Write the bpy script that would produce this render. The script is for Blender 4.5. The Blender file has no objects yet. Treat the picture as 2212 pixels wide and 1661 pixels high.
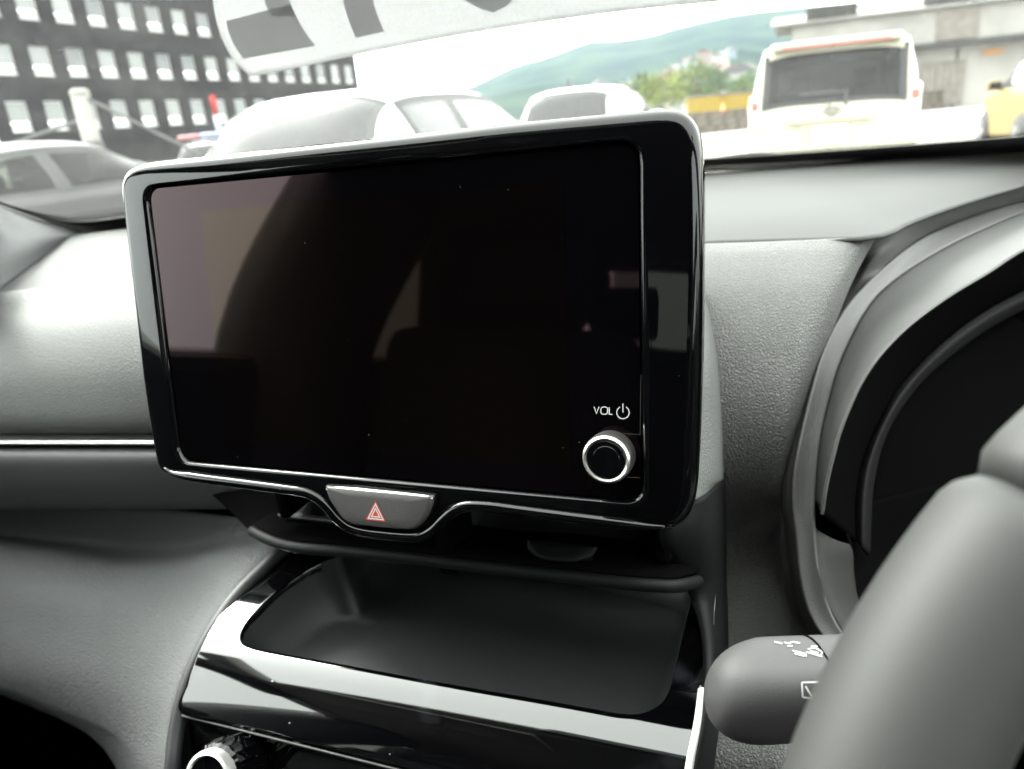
import bpy, bmesh, math, random
from mathutils import Vector, Matrix, noise
from mathutils.bvhtree import BVHTree
random.seed(11)
V = Vector
scene = bpy.context.scene
col = scene.collection

# ------------------------------------------------------------------ camera
# car frame: x right, y forward, z up, asphalt at z = 0
FOC, CX, CY = 1600.0, 1106.0, 830.5          # focal length and centre for a 2212 x 1661 frame
CAM = V((0, 0, 1.20))
_yaw, _pit, _rol = math.radians(22.5), math.radians(19.5), math.radians(5.0)
FW = V((-math.sin(_yaw)*math.cos(_pit), math.cos(_yaw)*math.cos(_pit), -math.sin(_pit)))
_R0 = V((math.cos(_yaw), math.sin(_yaw), 0)); _U0 = _R0.cross(FW)
RT = _R0*math.cos(_rol) - _U0*math.sin(_rol); UP = RT.cross(FW)
cam_data = bpy.data.cameras.new('camera'); cam = bpy.data.objects.new('camera', cam_data); col.objects.link(cam)
cam.matrix_world = Matrix(((RT.x, UP.x, -FW.x, CAM.x), (RT.y, UP.y, -FW.y, CAM.y), (RT.z, UP.z, -FW.z, CAM.z), (0, 0, 0, 1)))
cam_data.sensor_fit = 'HORIZONTAL'; cam_data.sensor_width = 36; cam_data.lens = 36*FOC/2212
cam_data.clip_start = 0.01; cam_data.clip_end = 20000
cam_data.dof.use_dof = True; cam_data.dof.focus_distance = 0.315; cam_data.dof.aperture_fstop = 11.0
scene.camera = cam

# ------------------------------------------------------------------ sky, sun, exposure
world = bpy.data.worlds.new('World'); scene.world = world; world.use_nodes = True
wn, wl = world.node_tree.nodes, world.node_tree.links
sky = wn.new('ShaderNodeTexSky'); sky.sky_type = 'NISHITA'; sky.sun_disc = False
SUN_EL, SUN_AZ = math.radians(44), math.radians(-78)     # azimuth from +y towards +x
sky.sun_elevation = SUN_EL; sky.sun_rotation = SUN_AZ
sky.air_density = 1.0; sky.dust_density = 6.0; sky.ozone_density = 1.0
hs = wn.new('ShaderNodeHueSaturation'); hs.inputs['Saturation'].default_value = 0.12
wl.new(sky.outputs[0], hs.inputs['Color']); ov = wn.new('ShaderNodeMix'); ov.data_type = 'RGBA'; ov.inputs['Factor'].default_value = 0.65     # even overcast deck over the clear sky
ov.inputs['B'].default_value = (9.1, 9.1, 8.9, 1); wl.new(hs.outputs[0], ov.inputs['A']); wl.new(ov.outputs['Result'], wn['Background'].inputs['Color'])
wn['Background'].inputs['Strength'].default_value = 0.15
sun_data = bpy.data.lights.new('sun', 'SUN'); sun_data.energy = 0.9; sun_data.angle = math.radians(22); sun_data.color = (1.0, 0.97, 0.92)
sun = bpy.data.objects.new('sun', sun_data); col.objects.link(sun)
sdir = V((math.sin(SUN_AZ)*math.cos(SUN_EL), math.cos(SUN_AZ)*math.cos(SUN_EL), math.sin(SUN_EL)))
sun.rotation_euler = sdir.to_track_quat('Z', 'Y').to_euler(); sun.location = (0, 0, 30)
vs = scene.view_settings; vs.view_transform = 'Standard'; vs.look = 'None'; vs.gamma = 1; vs.use_curve_mapping = False
vs.exposure = 3.5
scene.cycles.use_denoising = True
scene.cycles.max_bounces = 10; scene.cycles.transparent_max_bounces = 16; scene.cycles.diffuse_bounces = 4
scene.cycles.glossy_bounces = 4; scene.cycles.sample_clamp_indirect = 20; scene.cycles.caustics_reflective = False; scene.cycles.caustics_refractive = False

# ------------------------------------------------------------------ placing helpers (frame position -> point in the car frame)
def ray(x, y): return RT*((x-CX)/FOC) - UP*((y-CY)/FOC) + FW
def dd(x, y, d): return CAM + ray(x, y)*d
def yy(x, y, v): q = ray(x, y); return CAM + q*(v/q.y)
def zz(x, y, v): q = ray(x, y); return CAM + q*((v-CAM.z)/q.z)
def xx(x, y, v): q = ray(x, y); return CAM + q*(v/q.x)
def lerp(a, b, t): return a + (b-a)*t
def sstep(a, b, x):
    t = max(0, min(1, (x-a)/(b-a))); return t*t*(3-2*t)

# ------------------------------------------------------------------ object helpers
def tag(o, label, cat, group=None):
    o['label'] = label; o['category'] = cat
    if group: o['group'] = group
    return o
def thing(name, label, cat, loc=(0, 0, 0), group=None, matrix=None):
    o = bpy.data.objects.new(name, None); col.objects.link(o)
    o.matrix_world = matrix if matrix is not None else Matrix.Translation(V(loc))
    o.empty_display_size = 0.1; o['frame'] = 0
    del o['frame']
    return tag(o, label, cat, group)
def link(name, me, parent=None, keep=True, frame=None):
    o = bpy.data.objects.new(name, me); col.objects.link(o)
    if parent is not None:
        o.parent = parent
        if keep: o.matrix_parent_inverse = FRAMES.get(parent.name, Matrix.Translation(parent.location)).inverted()
    return o
FRAMES = {}
def mesh(name, verts, faces, mat, parent=None, smooth=True, keep=True, flip_to=None, sharp=None):
    me = bpy.data.meshes.new(name); me.from_pydata([tuple(v) for v in verts], [], faces)
    me.materials.append(mat); me.update()
    if smooth:
        for p in me.polygons: p.use_smooth = True
    if flip_to is not None:
        s = 0
        for p in me.polygons: s += p.normal.dot((flip_to - p.center).normalized())*p.area
        if s < 0: me.flip_normals()
    o = link(name, me, parent, keep)
    if sharp:
        m = o.modifiers.new('edge', 'EDGE_SPLIT'); m.split_angle = math.radians(sharp)
    return o
def solid(o, t, offset=-1):
    m = o.modifiers.new('thickness', 'SOLIDIFY'); m.thickness = t; m.offset = offset; return o
def bevel(o, w, seg=2):
    m = o.modifiers.new('bevel', 'BEVEL'); m.width = w; m.segments = seg; m.limit_method = 'ANGLE'; m.angle_limit = math.radians(35); return o
def cr(pts, n, closed=False):
    pts = [V(p) for p in pts]; m = len(pts); out = []
    segs = m if closed else m-1
    for i in range(n):
        u = i*segs/(n if closed else n-1); k = min(int(u), segs-1); t = u-k
        g = (lambda j: pts[j % m]) if closed else (lambda j: pts[j] if 0 <= j < m else (pts[0]*2-pts[1] if j < 0 else pts[-1]*2-pts[-2]))
        a, b, c, d = g(k-1), g(k), g(k+1), g(k+2)
        out.append(0.5*((2*b)+(c-a)*t+(2*a-5*b+4*c-d)*t*t+(3*b-a-3*c+d)*t**3))
    return out
def arc_resample(pts, n, closed=False):
    pts = list(pts) + ([pts[0]] if closed else [])
    L = [0]
    for a, b in zip(pts, pts[1:]): L.append(L[-1]+(b-a).length)
    out = []; k = 0
    for i in range(n):
        s = L[-1]*i/(n if closed else n-1)
        while k < len(L)-2 and L[k+1] < s: k += 1
        out.append(lerp(pts[k], pts[k+1], (s-L[k])/max(1e-9, L[k+1]-L[k])))
    return out
def loft(rows, nu, nv, arc=True):
    R = [arc_resample(cr(r, nu*4), nu) if arc else cr(r, nu) for r in rows]
    cols = [cr([r[i] for r in R], nv) for i in range(nu)]
    return [[cols[i][j] for i in range(nu)] for j in range(nv)]
def grid_faces(nv, nu, closed=False):
    f = []
    for j in range(nv-1):
        for i in range(nu if closed else nu-1):
            a = j*nu+i; b = j*nu+(i+1) % nu; f.append((a, b, b+nu, a+nu))
    return f
def sheet(name, rows, mat, parent, nu=40, nv=24, thick=0.004, arc=True, toward=CAM):
    g = loft(rows, nu, nv, arc)
    o = mesh(name, [p for r in g for p in r], grid_faces(nv, nu), mat, parent, flip_to=toward)
    if thick: solid(o, thick)
    return o
def tube_data(path, rad, seg=16, caps=True, squash=1.0, hint=V((0, 0, 1))):
    n = len(path); vs_, fs = [], []
    for i, p in enumerate(path):
        t = (path[min(i+1, n-1)]-path[max(i-1, 0)]).normalized()
        a = hint - t*hint.dot(t)
        a = a.normalized() if a.length > 1e-6 else t.orthogonal().normalized()
        b = t.cross(a); r = rad(i/(n-1)) if callable(rad) else rad
        for k in range(seg):
            w = 2*math.pi*k/seg; vs_.append(p + a*(math.cos(w)*r*squash) + b*(math.sin(w)*r))
    fs = grid_faces(n, seg, True)
    if caps: fs += [tuple(range(seg))[::-1], tuple(range((n-1)*seg, n*seg))]
    return vs_, fs
def tube(name, path, rad, mat, parent, seg=16, squash=1.0, hint=V((0, 0, 1)), keep=True):
    v, f = tube_data(path, rad, seg, True, squash, hint); return mesh(name, v, f, mat, parent, keep=keep)
def lathe(name, prof, mat, parent, M=Matrix.Identity(4), seg=48, keep=True, wob=None):
    vs_, n = [], len(prof)
    for (r, h) in prof:
        for k in range(seg):
            w = 2*math.pi*k/seg; rr = r*(1 + (wob(w) if wob else 0))
            vs_.append(M @ V((rr*math.cos(w), rr*math.sin(w), h)))
    fs = grid_faces(n, seg, True)
    if prof[0][0] > 1e-6: fs.append(tuple(range(seg))[::-1])
    if prof[-1][0] > 1e-6: fs.append(tuple(range((n-1)*seg, n*seg)))
    return mesh(name, vs_, fs, mat, parent, keep=keep, sharp=35)
def box_data(c, s, M=None):
    c = V(c); vs_ = [c+V((sx*s[0]/2, sy*s[1]/2, sz*s[2]/2)) for sz in (-1, 1) for sy in (-1, 1) for sx in (-1, 1)]
    if M: vs_ = [M @ v for v in vs_]
    return vs_, [(0, 2, 3, 1), (4, 5, 7, 6), (0, 1, 5, 4), (2, 6, 7, 3), (0, 4, 6, 2), (1, 3, 7, 5)]
def box(name, c, s, mat, parent=None, bev=0, keep=True, M=None):
    v, f = box_data(c, s, M); o = mesh(name, v, f, mat, parent, smooth=False, keep=keep)
    if bev: bevel(o, bev)
    return o
class Join:
    def __init__(s): s.v, s.f = [], []
    def add(s, d):
        n = len(s.v); s.v += list(d[0]); s.f += [tuple(i+n for i in q) for q in d[1]]; return s
    def box(s, c, z, M=None): return s.add(box_data(c, z, M))
    def build(s, name, mat, parent=None, smooth=False, keep=True): return mesh(name, s.v, s.f, mat, parent, smooth, keep)

# ------------------------------------------------------------------ materials
def mat(name, color, rough=0.5, metal=0.0, ior=1.5, coat=0.0, var=0.0, vscale=6.0, grain=None, rvar=0.0, stint=None, color2=None, specks=None, sheen=0.0, trans=0.0):
    m = bpy.data.materials.new(name); m.use_nodes = True
    nt = m.node_tree; N, L = nt.nodes, nt.links; b = N['Principled BSDF']
    b.inputs['Base Color'].default_value = (*color, 1); b.inputs['Roughness'].default_value = rough
    b.inputs['Metallic'].default_value = metal; b.inputs['IOR'].default_value = ior
    b.inputs['Coat Weight'].default_value = coat; b.inputs['Coat Roughness'].default_value = 0.03
    if stint: b.inputs['Specular Tint'].default_value = (*stint, 1)
    if sheen: b.inputs['Sheen Weight'].default_value = sheen
    if trans: b.inputs['Transmission Weight'].default_value = trans
    tc = N.new('ShaderNodeTexCoord'); out = None
    if var or color2:
        n = N.new('ShaderNodeTexNoise'); n.inputs['Scale'].default_value = vscale; n.inputs['Detail'].default_value = 6
        L.new(tc.outputs['Object'], n.inputs['Vector'])
        r = N.new('ShaderNodeValToRGB'); r.color_ramp.elements[0].position = 0.35; r.color_ramp.elements[1].position = 0.65
        c2 = color2 or tuple(min(1, c*(1+var)) for c in color); c1 = color if color2 else tuple(c*(1-var) for c in color)
        r.color_ramp.elements[0].color = (*c1, 1); r.color_ramp.elements[1].color = (*c2, 1)
        L.new(n.outputs['Fac'], r.inputs['Fac']); L.new(r.outputs['Color'], b.inputs['Base Color']); out = r.outputs['Color']
    if rvar:
        n2 = N.new('ShaderNodeTexNoise'); n2.inputs['Scale'].default_value = vscale*2.3; n2.inputs['Detail'].default_value = 5
        L.new(tc.outputs['Object'], n2.inputs['Vector'])
        mr = N.new('ShaderNodeMapRange'); mr.inputs['From Min'].default_value = 0.3; mr.inputs['From Max'].default_value = 0.7
        mr.inputs['To Min'].default_value = max(0.01, rough-rvar); mr.inputs['To Max'].default_value = rough+rvar
        L.new(n2.outputs['Fac'], mr.inputs['Value']); L.new(mr.outputs['Result'], b.inputs['Roughness'])
    if specks:                       # lint and dust lying on the surface: (scale, size, colour)
        vo = N.new('ShaderNodeTexVoronoi'); vo.inputs['Scale'].default_value = specks[0]
        wv = N.new('ShaderNodeTexNoise'); wv.inputs['Scale'].default_value = specks[0]*2
        mp = N.new('ShaderNodeVectorMath'); mp.operation = 'SCALE'; mp.inputs['Scale'].default_value = 0.35/specks[0]
        ad = N.new('ShaderNodeVectorMath'); ad.operation = 'ADD'
        L.new(tc.outputs['Object'], wv.inputs['Vector']); L.new(wv.outputs['Color'], mp.inputs[0]); L.new(tc.outputs['Object'], ad.inputs[0]); L.new(mp.outputs[0], ad.inputs[1])
        L.new(ad.outputs[0], vo.inputs['Vector'])
        lt = N.new('ShaderNodeMath'); lt.operation = 'LESS_THAN'; lt.inputs[1].default_value = specks[1]
        L.new(vo.outputs['Distance'], lt.inputs[0])
        gt = N.new('ShaderNodeMath'); gt.operation = 'GREATER_THAN'; gt.inputs[1].default_value = specks[3] if len(specks) > 3 else 0.6
        sp = N.new('ShaderNodeSeparateColor'); L.new(vo.outputs['Color'], sp.inputs[0]); L.new(sp.outputs[0], gt.inputs[0])
        mu = N.new('ShaderNodeMath'); mu.operation = 'MULTIPLY'; L.new(lt.outputs[0], mu.inputs[0]); L.new(gt.outputs[0], mu.inputs[1])
        mx = N.new('ShaderNodeMix'); mx.data_type = 'RGBA'; L.new(mu.outputs[0], mx.inputs['Factor'])
        if out: L.new(out, mx.inputs['A'])
        else: mx.inputs['A'].default_value = (*color, 1)
        mx.inputs['B'].default_value = (*specks[2], 1); L.new(mx.outputs['Result'], b.inputs['Base Color'])
        if coat == 0 and not rvar:
            mr2 = N.new('ShaderNodeMapRange'); mr2.inputs['To Min'].default_value = rough; mr2.inputs['To Max'].default_value = 0.6
            L.new(mu.outputs[0], mr2.inputs['Value']); L.new(mr2.outputs['Result'], b.inputs['Roughness'])
    if grain:                        # (kind, scale, strength, metres)
        kind, sc, st, di = grain
        if kind == 'leather':
            t = N.new('ShaderNodeTexVoronoi'); t.feature = 'DISTANCE_TO_EDGE'; t.inputs['Scale'].default_value = sc; t.inputs['Randomness'].default_value = 0.9
            wz = N.new('ShaderNodeTexNoise'); wz.inputs['Scale'].default_value = sc*0.7
            sc_ = N.new('ShaderNodeVectorMath'); sc_.operation = 'SCALE'; sc_.inputs['Scale'].default_value = 1.1/sc
            a_ = N.new('ShaderNodeVectorMath'); a_.operation = 'ADD'
            L.new(tc.outputs['Object'], wz.inputs['Vector']); L.new(wz.outputs['Color'], sc_.inputs[0]); L.new(tc.outputs['Object'], a_.inputs[0]); L.new(sc_.outputs[0], a_.inputs[1]); L.new(a_.outputs[0], t.inputs['Vector'])
            mr = N.new('ShaderNodeMapRange'); mr.inputs['From Max'].default_value = 0.22; L.new(t.outputs['Distance'], mr.inputs['Value']); h = mr.outputs['Result']
        else:
            t = N.new('ShaderNodeTexNoise'); t.inputs['Scale'].default_value = sc; t.inputs['Detail'].default_value = 3
            L.new(tc.outputs['Object'], t.inputs['Vector']); h = t.outputs['Fac']
        bp = N.new('ShaderNodeBump'); bp.inputs['Strength'].default_value = st; bp.inputs['Distance'].default_value = di
        L.new(h, bp.inputs['Height']); L.new(bp.outputs['Normal'], b.inputs['Normal'])
    return m
def glass(name, tint=(0.9, 0.95, 0.92), dust_veil=0.0, speck=0.0, f0=0.06):
    m = bpy.data.materials.new(name); m.use_nodes = True
    N, L = m.node_tree.nodes, m.node_tree.links; N.remove(N['Principled BSDF'])
    tr = N.new('ShaderNodeBsdfTransparent'); tr.inputs['Color'].default_value = (*tint, 1)
    gl = N.new('ShaderNodeBsdfGlossy'); gl.inputs['Roughness'].default_value = 0.01
    geo = N.new('ShaderNodeNewGeometry'); dt = N.new('ShaderNodeVectorMath'); dt.operation = 'DOT_PRODUCT'     # thin pane: the same reflection from either face
    L.new(geo.outputs['Normal'], dt.inputs[0]); L.new(geo.outputs['Incoming'], dt.inputs[1])
    ab = N.new('ShaderNodeMath'); ab.operation = 'ABSOLUTE'; L.new(dt.outputs['Value'], ab.inputs[0])
    om = N.new('ShaderNodeMath'); om.operation = 'SUBTRACT'; om.inputs[0].default_value = 1.0; L.new(ab.outputs[0], om.inputs[1])
    pw = N.new('ShaderNodeMath'); pw.operation = 'POWER'; pw.inputs[1].default_value = 5.0; L.new(om.outputs[0], pw.inputs[0])
    fr = N.new('ShaderNodeMath'); fr.operation = 'MULTIPLY_ADD'; fr.inputs[1].default_value = 0.92; fr.inputs[2].default_value = f0; L.new(pw.outputs[0], fr.inputs[0])
    mx = N.new('ShaderNodeMixShader'); L.new(fr.outputs[0], mx.inputs[0]); L.new(tr.outputs[0], mx.inputs[1]); L.new(gl.outputs[0], mx.inputs[2])
    last = mx.outputs[0]
    if dust_veil or speck:
        tl = N.new('ShaderNodeBsdfTranslucent'); tl.inputs['Color'].default_value = (0.85, 0.85, 0.82, 1)
        tc = N.new('ShaderNodeTexCoord')
        n = N.new('ShaderNodeTexNoise'); n.inputs['Scale'].default_value = 14; n.inputs['Detail'].default_value = 8
        mp = N.new('ShaderNodeMapping'); mp.inputs['Scale'].default_value = (1, 1, 2.5); mp.inputs['Rotation'].default_value = (0, 0, 0.6)
        L.new(tc.outputs['Object'], mp.inputs[0]); L.new(mp.outputs[0], n.inputs['Vector'])
        mr = N.new('ShaderNodeMapRange'); mr.inputs['From Min'].default_value = 0.3; mr.inputs['From Max'].default_value = 0.75
        mr.inputs['To Min'].default_value = dust_veil*0.5; mr.inputs['To Max'].default_value = dust_veil*1.6; L.new(n.outputs['Fac'], mr.inputs['Value'])
        vo = N.new('ShaderNodeTexVoronoi'); vo.inputs['Scale'].default_value = 120
        L.new(tc.outputs['Object'], vo.inputs['Vector'])
        lt = N.new('ShaderNodeMath'); lt.operation = 'LESS_THAN'; lt.inputs[1].default_value = 0.10; L.new(vo.outputs['Distance'], lt.inputs[0])
        ml = N.new('ShaderNodeMath'); ml.operation = 'MULTIPLY'; ml.inputs[1].default_value = speck; L.new(lt.outputs[0], ml.inputs[0])
        ad = N.new('ShaderNodeMath'); ad.operation = 'ADD'; L.new(mr.outputs['Result'], ad.inputs[0]); L.new(ml.outputs[0], ad.inputs[1])
        m2 = N.new('ShaderNodeMixShader'); L.new(ad.outputs[0], m2.inputs[0]); L.new(last, m2.inputs[1]); L.new(tl.outputs[0], m2.inputs[2]); last = m2.outputs[0]
    L.new(last, N['Material Output'].inputs['Surface'])
    return m

M = {}
M['piano'] = mat('piano_black', (0.0008, 0.0008, 0.001), 0.025, ior=1.34, specks=(130, 0.045, (0.10, 0.10, 0.10), 0.80))
M['piano_console'] = mat('piano_black_fingerprints', (0.0008, 0.0008, 0.001), 0.035, ior=1.62, color2=(0.016, 0.017, 0.020), vscale=28, specks=(110, 0.06, (0.10, 0.10, 0.11), 0.78))
for n_ in M['piano_console'].node_tree.nodes:
    if n_.type == 'VALTORGB': n_.color_ramp.elements[0].position = 0.58; n_.color_ramp.elements[1].position = 0.80
M['screen'] = mat('screen_glass', (0.0006, 0.0005, 0.0007), 0.03, ior=1.27, stint=(0.85, 0.52, 0.58), specks=(150, 0.035, (0.05, 0.05, 0.05), 0.72))
M['screen_active'] = mat('screen_pixels', (0.0007, 0.0005, 0.0005), 0.035, ior=1.275, stint=(0.88, 0.60, 0.47), specks=(150, 0.035, (0.05, 0.05, 0.05), 0.72))
M['soft'] = mat('soft_dash_plastic', (0.062, 0.063, 0.061), 0.66, ior=1.25, grain=('leather', 480, 0.35, 0.0006), var=0.06, vscale=9)
M['soft_top'] = mat('dash_top_plastic', (0.019, 0.019, 0.018), 0.65, ior=1.25, grain=('noise', 900, 0.25, 0.0006), var=0.05, vscale=9)
M['soft_dark'] = mat('dark_dash_plastic', (0.036, 0.036, 0.037), 0.50, grain=('leather', 750, 0.25, 0.0005), var=0.08, vscale=9)
M['lower'] = mat('lower_dash_plastic', (0.072, 0.073, 0.074), 0.6, ior=1.36, grain=('leather', 480, 0.7, 0.0009), var=0.05, vscale=8)
M['leather'] = mat('stitched_leather_grain', (0.075, 0.075, 0.072), 0.6, ior=1.36, grain=('leather', 500, 0.65, 0.0010), var=0.06, vscale=12)
M['trim'] = mat('grey_trim_plastic', (0.028, 0.027, 0.026), 0.5, grain=('noise', 1500, 0.5, 0.0006))
M['hood_light'] = mat('hood_plastic', (0.040, 0.040, 0.0385), 0.62, ior=1.32, grain=('noise', 1200, 0.25, 0.0005))
M['black'] = mat('matt_black_plastic', (0.010, 0.010, 0.011), 0.55, grain=('noise', 900, 0.2, 0.0004))
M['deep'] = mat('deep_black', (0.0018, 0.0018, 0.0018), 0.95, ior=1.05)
M['tray'] = mat('tray_rubber', (0.020, 0.021, 0.022), 0.48, grain=('noise', 1400, 0.2, 0.0004), specks=(300, 0.06, (0.12, 0.12, 0.12), 0.75))
M['lip'] = mat('gauge_lip_plastic', (0.0045, 0.0045, 0.0045), 0.65, ior=1.25)
M['vent'] = mat('vent_plastic', (0.0035, 0.0035, 0.0038), 0.6, ior=1.22)
M['chrome'] = mat('satin_chrome', (0.80, 0.79, 0.77), 0.42, metal=1.0)
M['knob_ring'] = mat('brushed_knob_metal', (0.62, 0.60, 0.57), 0.30, metal=1.0)
M['knob_cap'] = mat('knob_cap_gloss', (0.0008, 0.0008, 0.001), 0.16, ior=1.3)
M['white_print'] = mat('white_print', (0.30, 0.305, 0.305), 0.6, ior=1.3)
M['red_print'] = mat('red_print', (0.26, 0.028, 0.02), 0.6, ior=1.3)
M['button'] = mat('hazard_button_plastic', (0.038, 0.036, 0.036), 0.42, grain=('noise', 1600, 0.3, 0.0004), specks=(380, 0.06, (0.15, 0.15, 0.15), 0.7))
M['wheel'] = mat('wheel_leather', (0.018, 0.018, 0.0172), 0.6, ior=1.33, grain=('leather', 1100, 0.06, 0.0002), var=0.05, vscale=10)
M['stalk'] = mat('stalk_plastic', (0.033, 0.032, 0.032), 0.6, ior=1.34, grain=('noise', 1700, 0.2, 0.0004))
M['windscreen'] = glass('windscreen_glass', (0.90, 0.95, 0.92), dust_veil=0.007, speck=0.03)  # besides real dust, the film adds the grey veil of flare
M['cabin_glass'] = glass('cabin_side_glass', (0.82, 0.88, 0.85))
M['privacy_glass'] = glass('cabin_privacy_glass', (0.14, 0.15, 0.135))
M['frit'] = mat('black_frit', (0.006, 0.006, 0.006), 0.4, grain=('noise', 1200, 0.3, 0.0004))
M['lining'] = mat('roof_lining_cloth', (0.40, 0.39, 0.37), 0.95, grain=('noise', 700, 0.4, 0.0008))
M['cabin_plastic'] = mat('cabin_plastic', (0.018, 0.018, 0.019), 0.6, grain=('noise', 500, 0.3, 0.0006))
M['seat'] = mat('seat_cloth', (0.010, 0.010, 0.011), 0.9, grain=('noise', 800, 0.5, 0.0008))
M['carpet'] = mat('carpet', (0.016, 0.016, 0.017), 1.0, grain=('noise', 400, 0.8, 0.002))

# ------------------------------------------------------------------ windscreen surface
XC = -0.18                                    # centre line of the car we sit in
def ws(s, t):
    yb = 0.865-0.27*s*s; yh = -0.10-0.10*s*s; zb = 1.128-0.012*s*s; zh = 1.485-0.02*s*s
    return V((XC + s*(0.76-0.10*t), lerp(yb, yh, t), lerp(zb, zh, t) + 0.030*math.sin(math.pi*max(0, min(1, t)))))
def dash_back(x): s = (x-XC)/0.76; return 0.845-0.27*s*s
def on_line(x, y, fn, it=12):                  # frame position -> point whose y follows a plan curve y = fn(x)
    p = yy(x, y, 0.7)
    for _ in range(it): p = yy(x, y, fn(p.x))
    return p

# ================================================================== SETTING OUTSIDE
M['asphalt'] = mat('pale_concrete_yard', (0.26, 0.25, 0.235), 0.9, ior=1.2, var=0.18, vscale=0.6, grain=('noise', 40, 0.3, 0.01))
def az_el(x, y): q = ray(x, y); return math.atan2(q.x, q.y), math.atan2(q.z, math.hypot(q.x, q.y))
g = 3400
ground = mesh('ground', [(-g, -g, 0), (g, -g, 0), (g, g, 0), (-g, g, 0)], [(0, 1, 2, 3)], M['asphalt'], smooth=False); ground['kind'] = 'structure'

ridge_px = [(700, 262), (900, 235), (1030, 185), (1100, 150), (1200, 120), (1270, 95), (1330, 92), (1400, 80), (1500, 55), (1600, 35), (1700, 22), (1800, 12), (1900, 10), (2000, 22), (2100, 34), (2300, 60), (2600, 60)]
ridge = [az_el(*p) for p in ridge_px]
low_px = [(700, 275), (1000, 248), (1100, 205), (1200, 185), (1330, 175), (1420, 160), (1500, 125), (1560, 105), (1620, 110), (1700, 120), (1800, 110), (2000, 110), (2300, 110), (2600, 110)]
lowr = [az_el(*p) for p in low_px]
def interp(tab, a):
    if a <= tab[0][0]: return tab[0][1]
    for (a0, e0), (a1, e1) in zip(tab, tab[1:]):
        if a <= a1: return lerp(e0, e1, (a-a0)/(a1-a0))
    return tab[-1][1]
def terrain(az, d):
    fade = sstep(math.radians(-62), math.radians(-30), az)
    n = noise.fractal(V((math.sin(az)*d/220, math.cos(az)*d/220, 0.3)), 1.0, 2.0, 5)
    e1 = max(0.0, interp(ridge, az))*fade; e2 = max(0.0, interp(lowr, az))*fade
    h1 = math.tan(e1)*2200*sstep(700, 2200, d)*(1-0.5*sstep(2250, 3200, d))
    h2 = math.tan(e2)*900*sstep(230, 900, d)*(1-0.25*sstep(920, 1400, d))
    return -1.0 + max(h1, h2) + n*min(9, max(0, d-230)*0.02)*sstep(200, 500, d)
nd, na = 70, 150
vs_, ds = [], [140*(3200/140)**(i/(nd-1)) for i in range(nd)]
for d in ds:
    for k in range(na):
        az = math.radians(lerp(-75, 65, k/(na-1))); vs_.append((math.sin(az)*d, math.cos(az)*d, terrain(az, d)))
def forest_mat():
    m = mat('forested_slope', (0.007, 0.015, 0.016), 0.95, ior=1.05, color2=(0.018, 0.030, 0.021), vscale=0.012)
    return m
hills = mesh('hills', vs_, grid_faces(nd, na), forest_mat(), flip_to=V((0, 0, 5000))); hills['kind'] = 'structure'
def ground_h(x, y):
    d = math.hypot(x, y); return max(0.0, terrain(math.atan2(x, y), d)) if d > 140 else 0.0

hz_ = bpy.data.materials.new('pale_haze'); hz_.use_nodes = True
hn = hz_.node_tree.nodes; hn.remove(hn['Principled BSDF']); pv_ = hn.new('ShaderNodeVolumePrincipled')
pv_.inputs['Color'].default_value = (0.70, 0.86, 1.0, 1); pv_.inputs['Density'].default_value = 0.00004; pv_.inputs['Anisotropy'].default_value = 0.2
hz_.node_tree.links.new(pv_.outputs[0], hn['Material Output'].inputs['Volume'])
v, f = box_data((0, 0, 190), (7000, 7000, 420)); haze = mesh('haze', v, f, hz_, smooth=False); haze['kind'] = 'stuff'

# ---- office block with dark cladding on the left
def cladding():
    m = mat('dark_cladding', (0.0065, 0.0065, 0.0075), 0.9, ior=1.1, var=0.35, vscale=1.3, grain=('noise', 9, 0.5, 0.02))
    return m
M['cladding'] = cladding()
M['frame_white'] = mat('white_window_frame', (0.22, 0.22, 0.215), 0.6, ior=1.3)
M['blind2'] = mat('window_pane_clear', (0.035, 0.040, 0.040), 0.1, ior=1.4, var=0.3, vscale=0.9); M['blind3'] = mat('window_pane_half_blind', (0.10, 0.105, 0.10), 0.15, ior=1.4, var=0.15, vscale=1.7)
M['blind'] = mat('window_pane_with_blind', (0.075, 0.081, 0.078), 0.1, ior=1.4, var=0.08, vscale=0.7)
office = thing('office_building', 'dark clad office block with rows of small white windows at left', 'building', (-44.1, 52, 0))
FX, Y0, COLW, WW = -44.1, 34.13, 2.463, 1.33
nc = 16; ws0 = Y0-1.24
rowsz = [(3.02, 4.74), (6.2, 7.86), (9.34, 10.98), (12.5, 14.15)]
ya, yb_ = Y0-2.1, Y0+37.95
j = Join(); zprev = 0.0
for (z0, z1) in rowsz + [(15.6, None)]:
    j.box((FX-0.15, (ya+yb_)/2, (zprev+z0)/2), (0.30, yb_-ya, z0-zprev))
    if z1 is None: break
    edges = [ya] + [v for k in range(nc) for v in (ws0+k*COLW, ws0+k*COLW+WW)] + [yb_]
    for a, b in zip(edges[::2], edges[1::2]): j.box((FX-0.15, (a+b)/2, (z0+z1)/2), (0.30, b-a, z1-z0))
    zprev = z1
j.build('wall', M['cladding'], office)
box('end_wall', (FX-7.3, yb_-0.15, 7.8), (14.0, 0.3, 15.6), M['cladding'], office)
box('roof', (FX-7.0, (ya+yb_)/2, 15.72), (14.8, yb_-ya+0.6, 0.22), M['cladding'], office)
wv = Join()
fz = 1.68
for (c, s) in [((0, WW/2, 0.03), (0.10, WW, 0.06)), ((0, WW/2, fz-0.03), (0.10, WW, 0.06)), ((0, 0.03, fz/2), (0.10, 0.06, fz-0.12)), ((0, WW-0.03, fz/2), (0.10, 0.06, fz-0.12)), ((0, WW/2, fz*0.27), (0.07, WW-0.12, 0.05))]: wv.box(c, s)
fr0 = None
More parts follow.
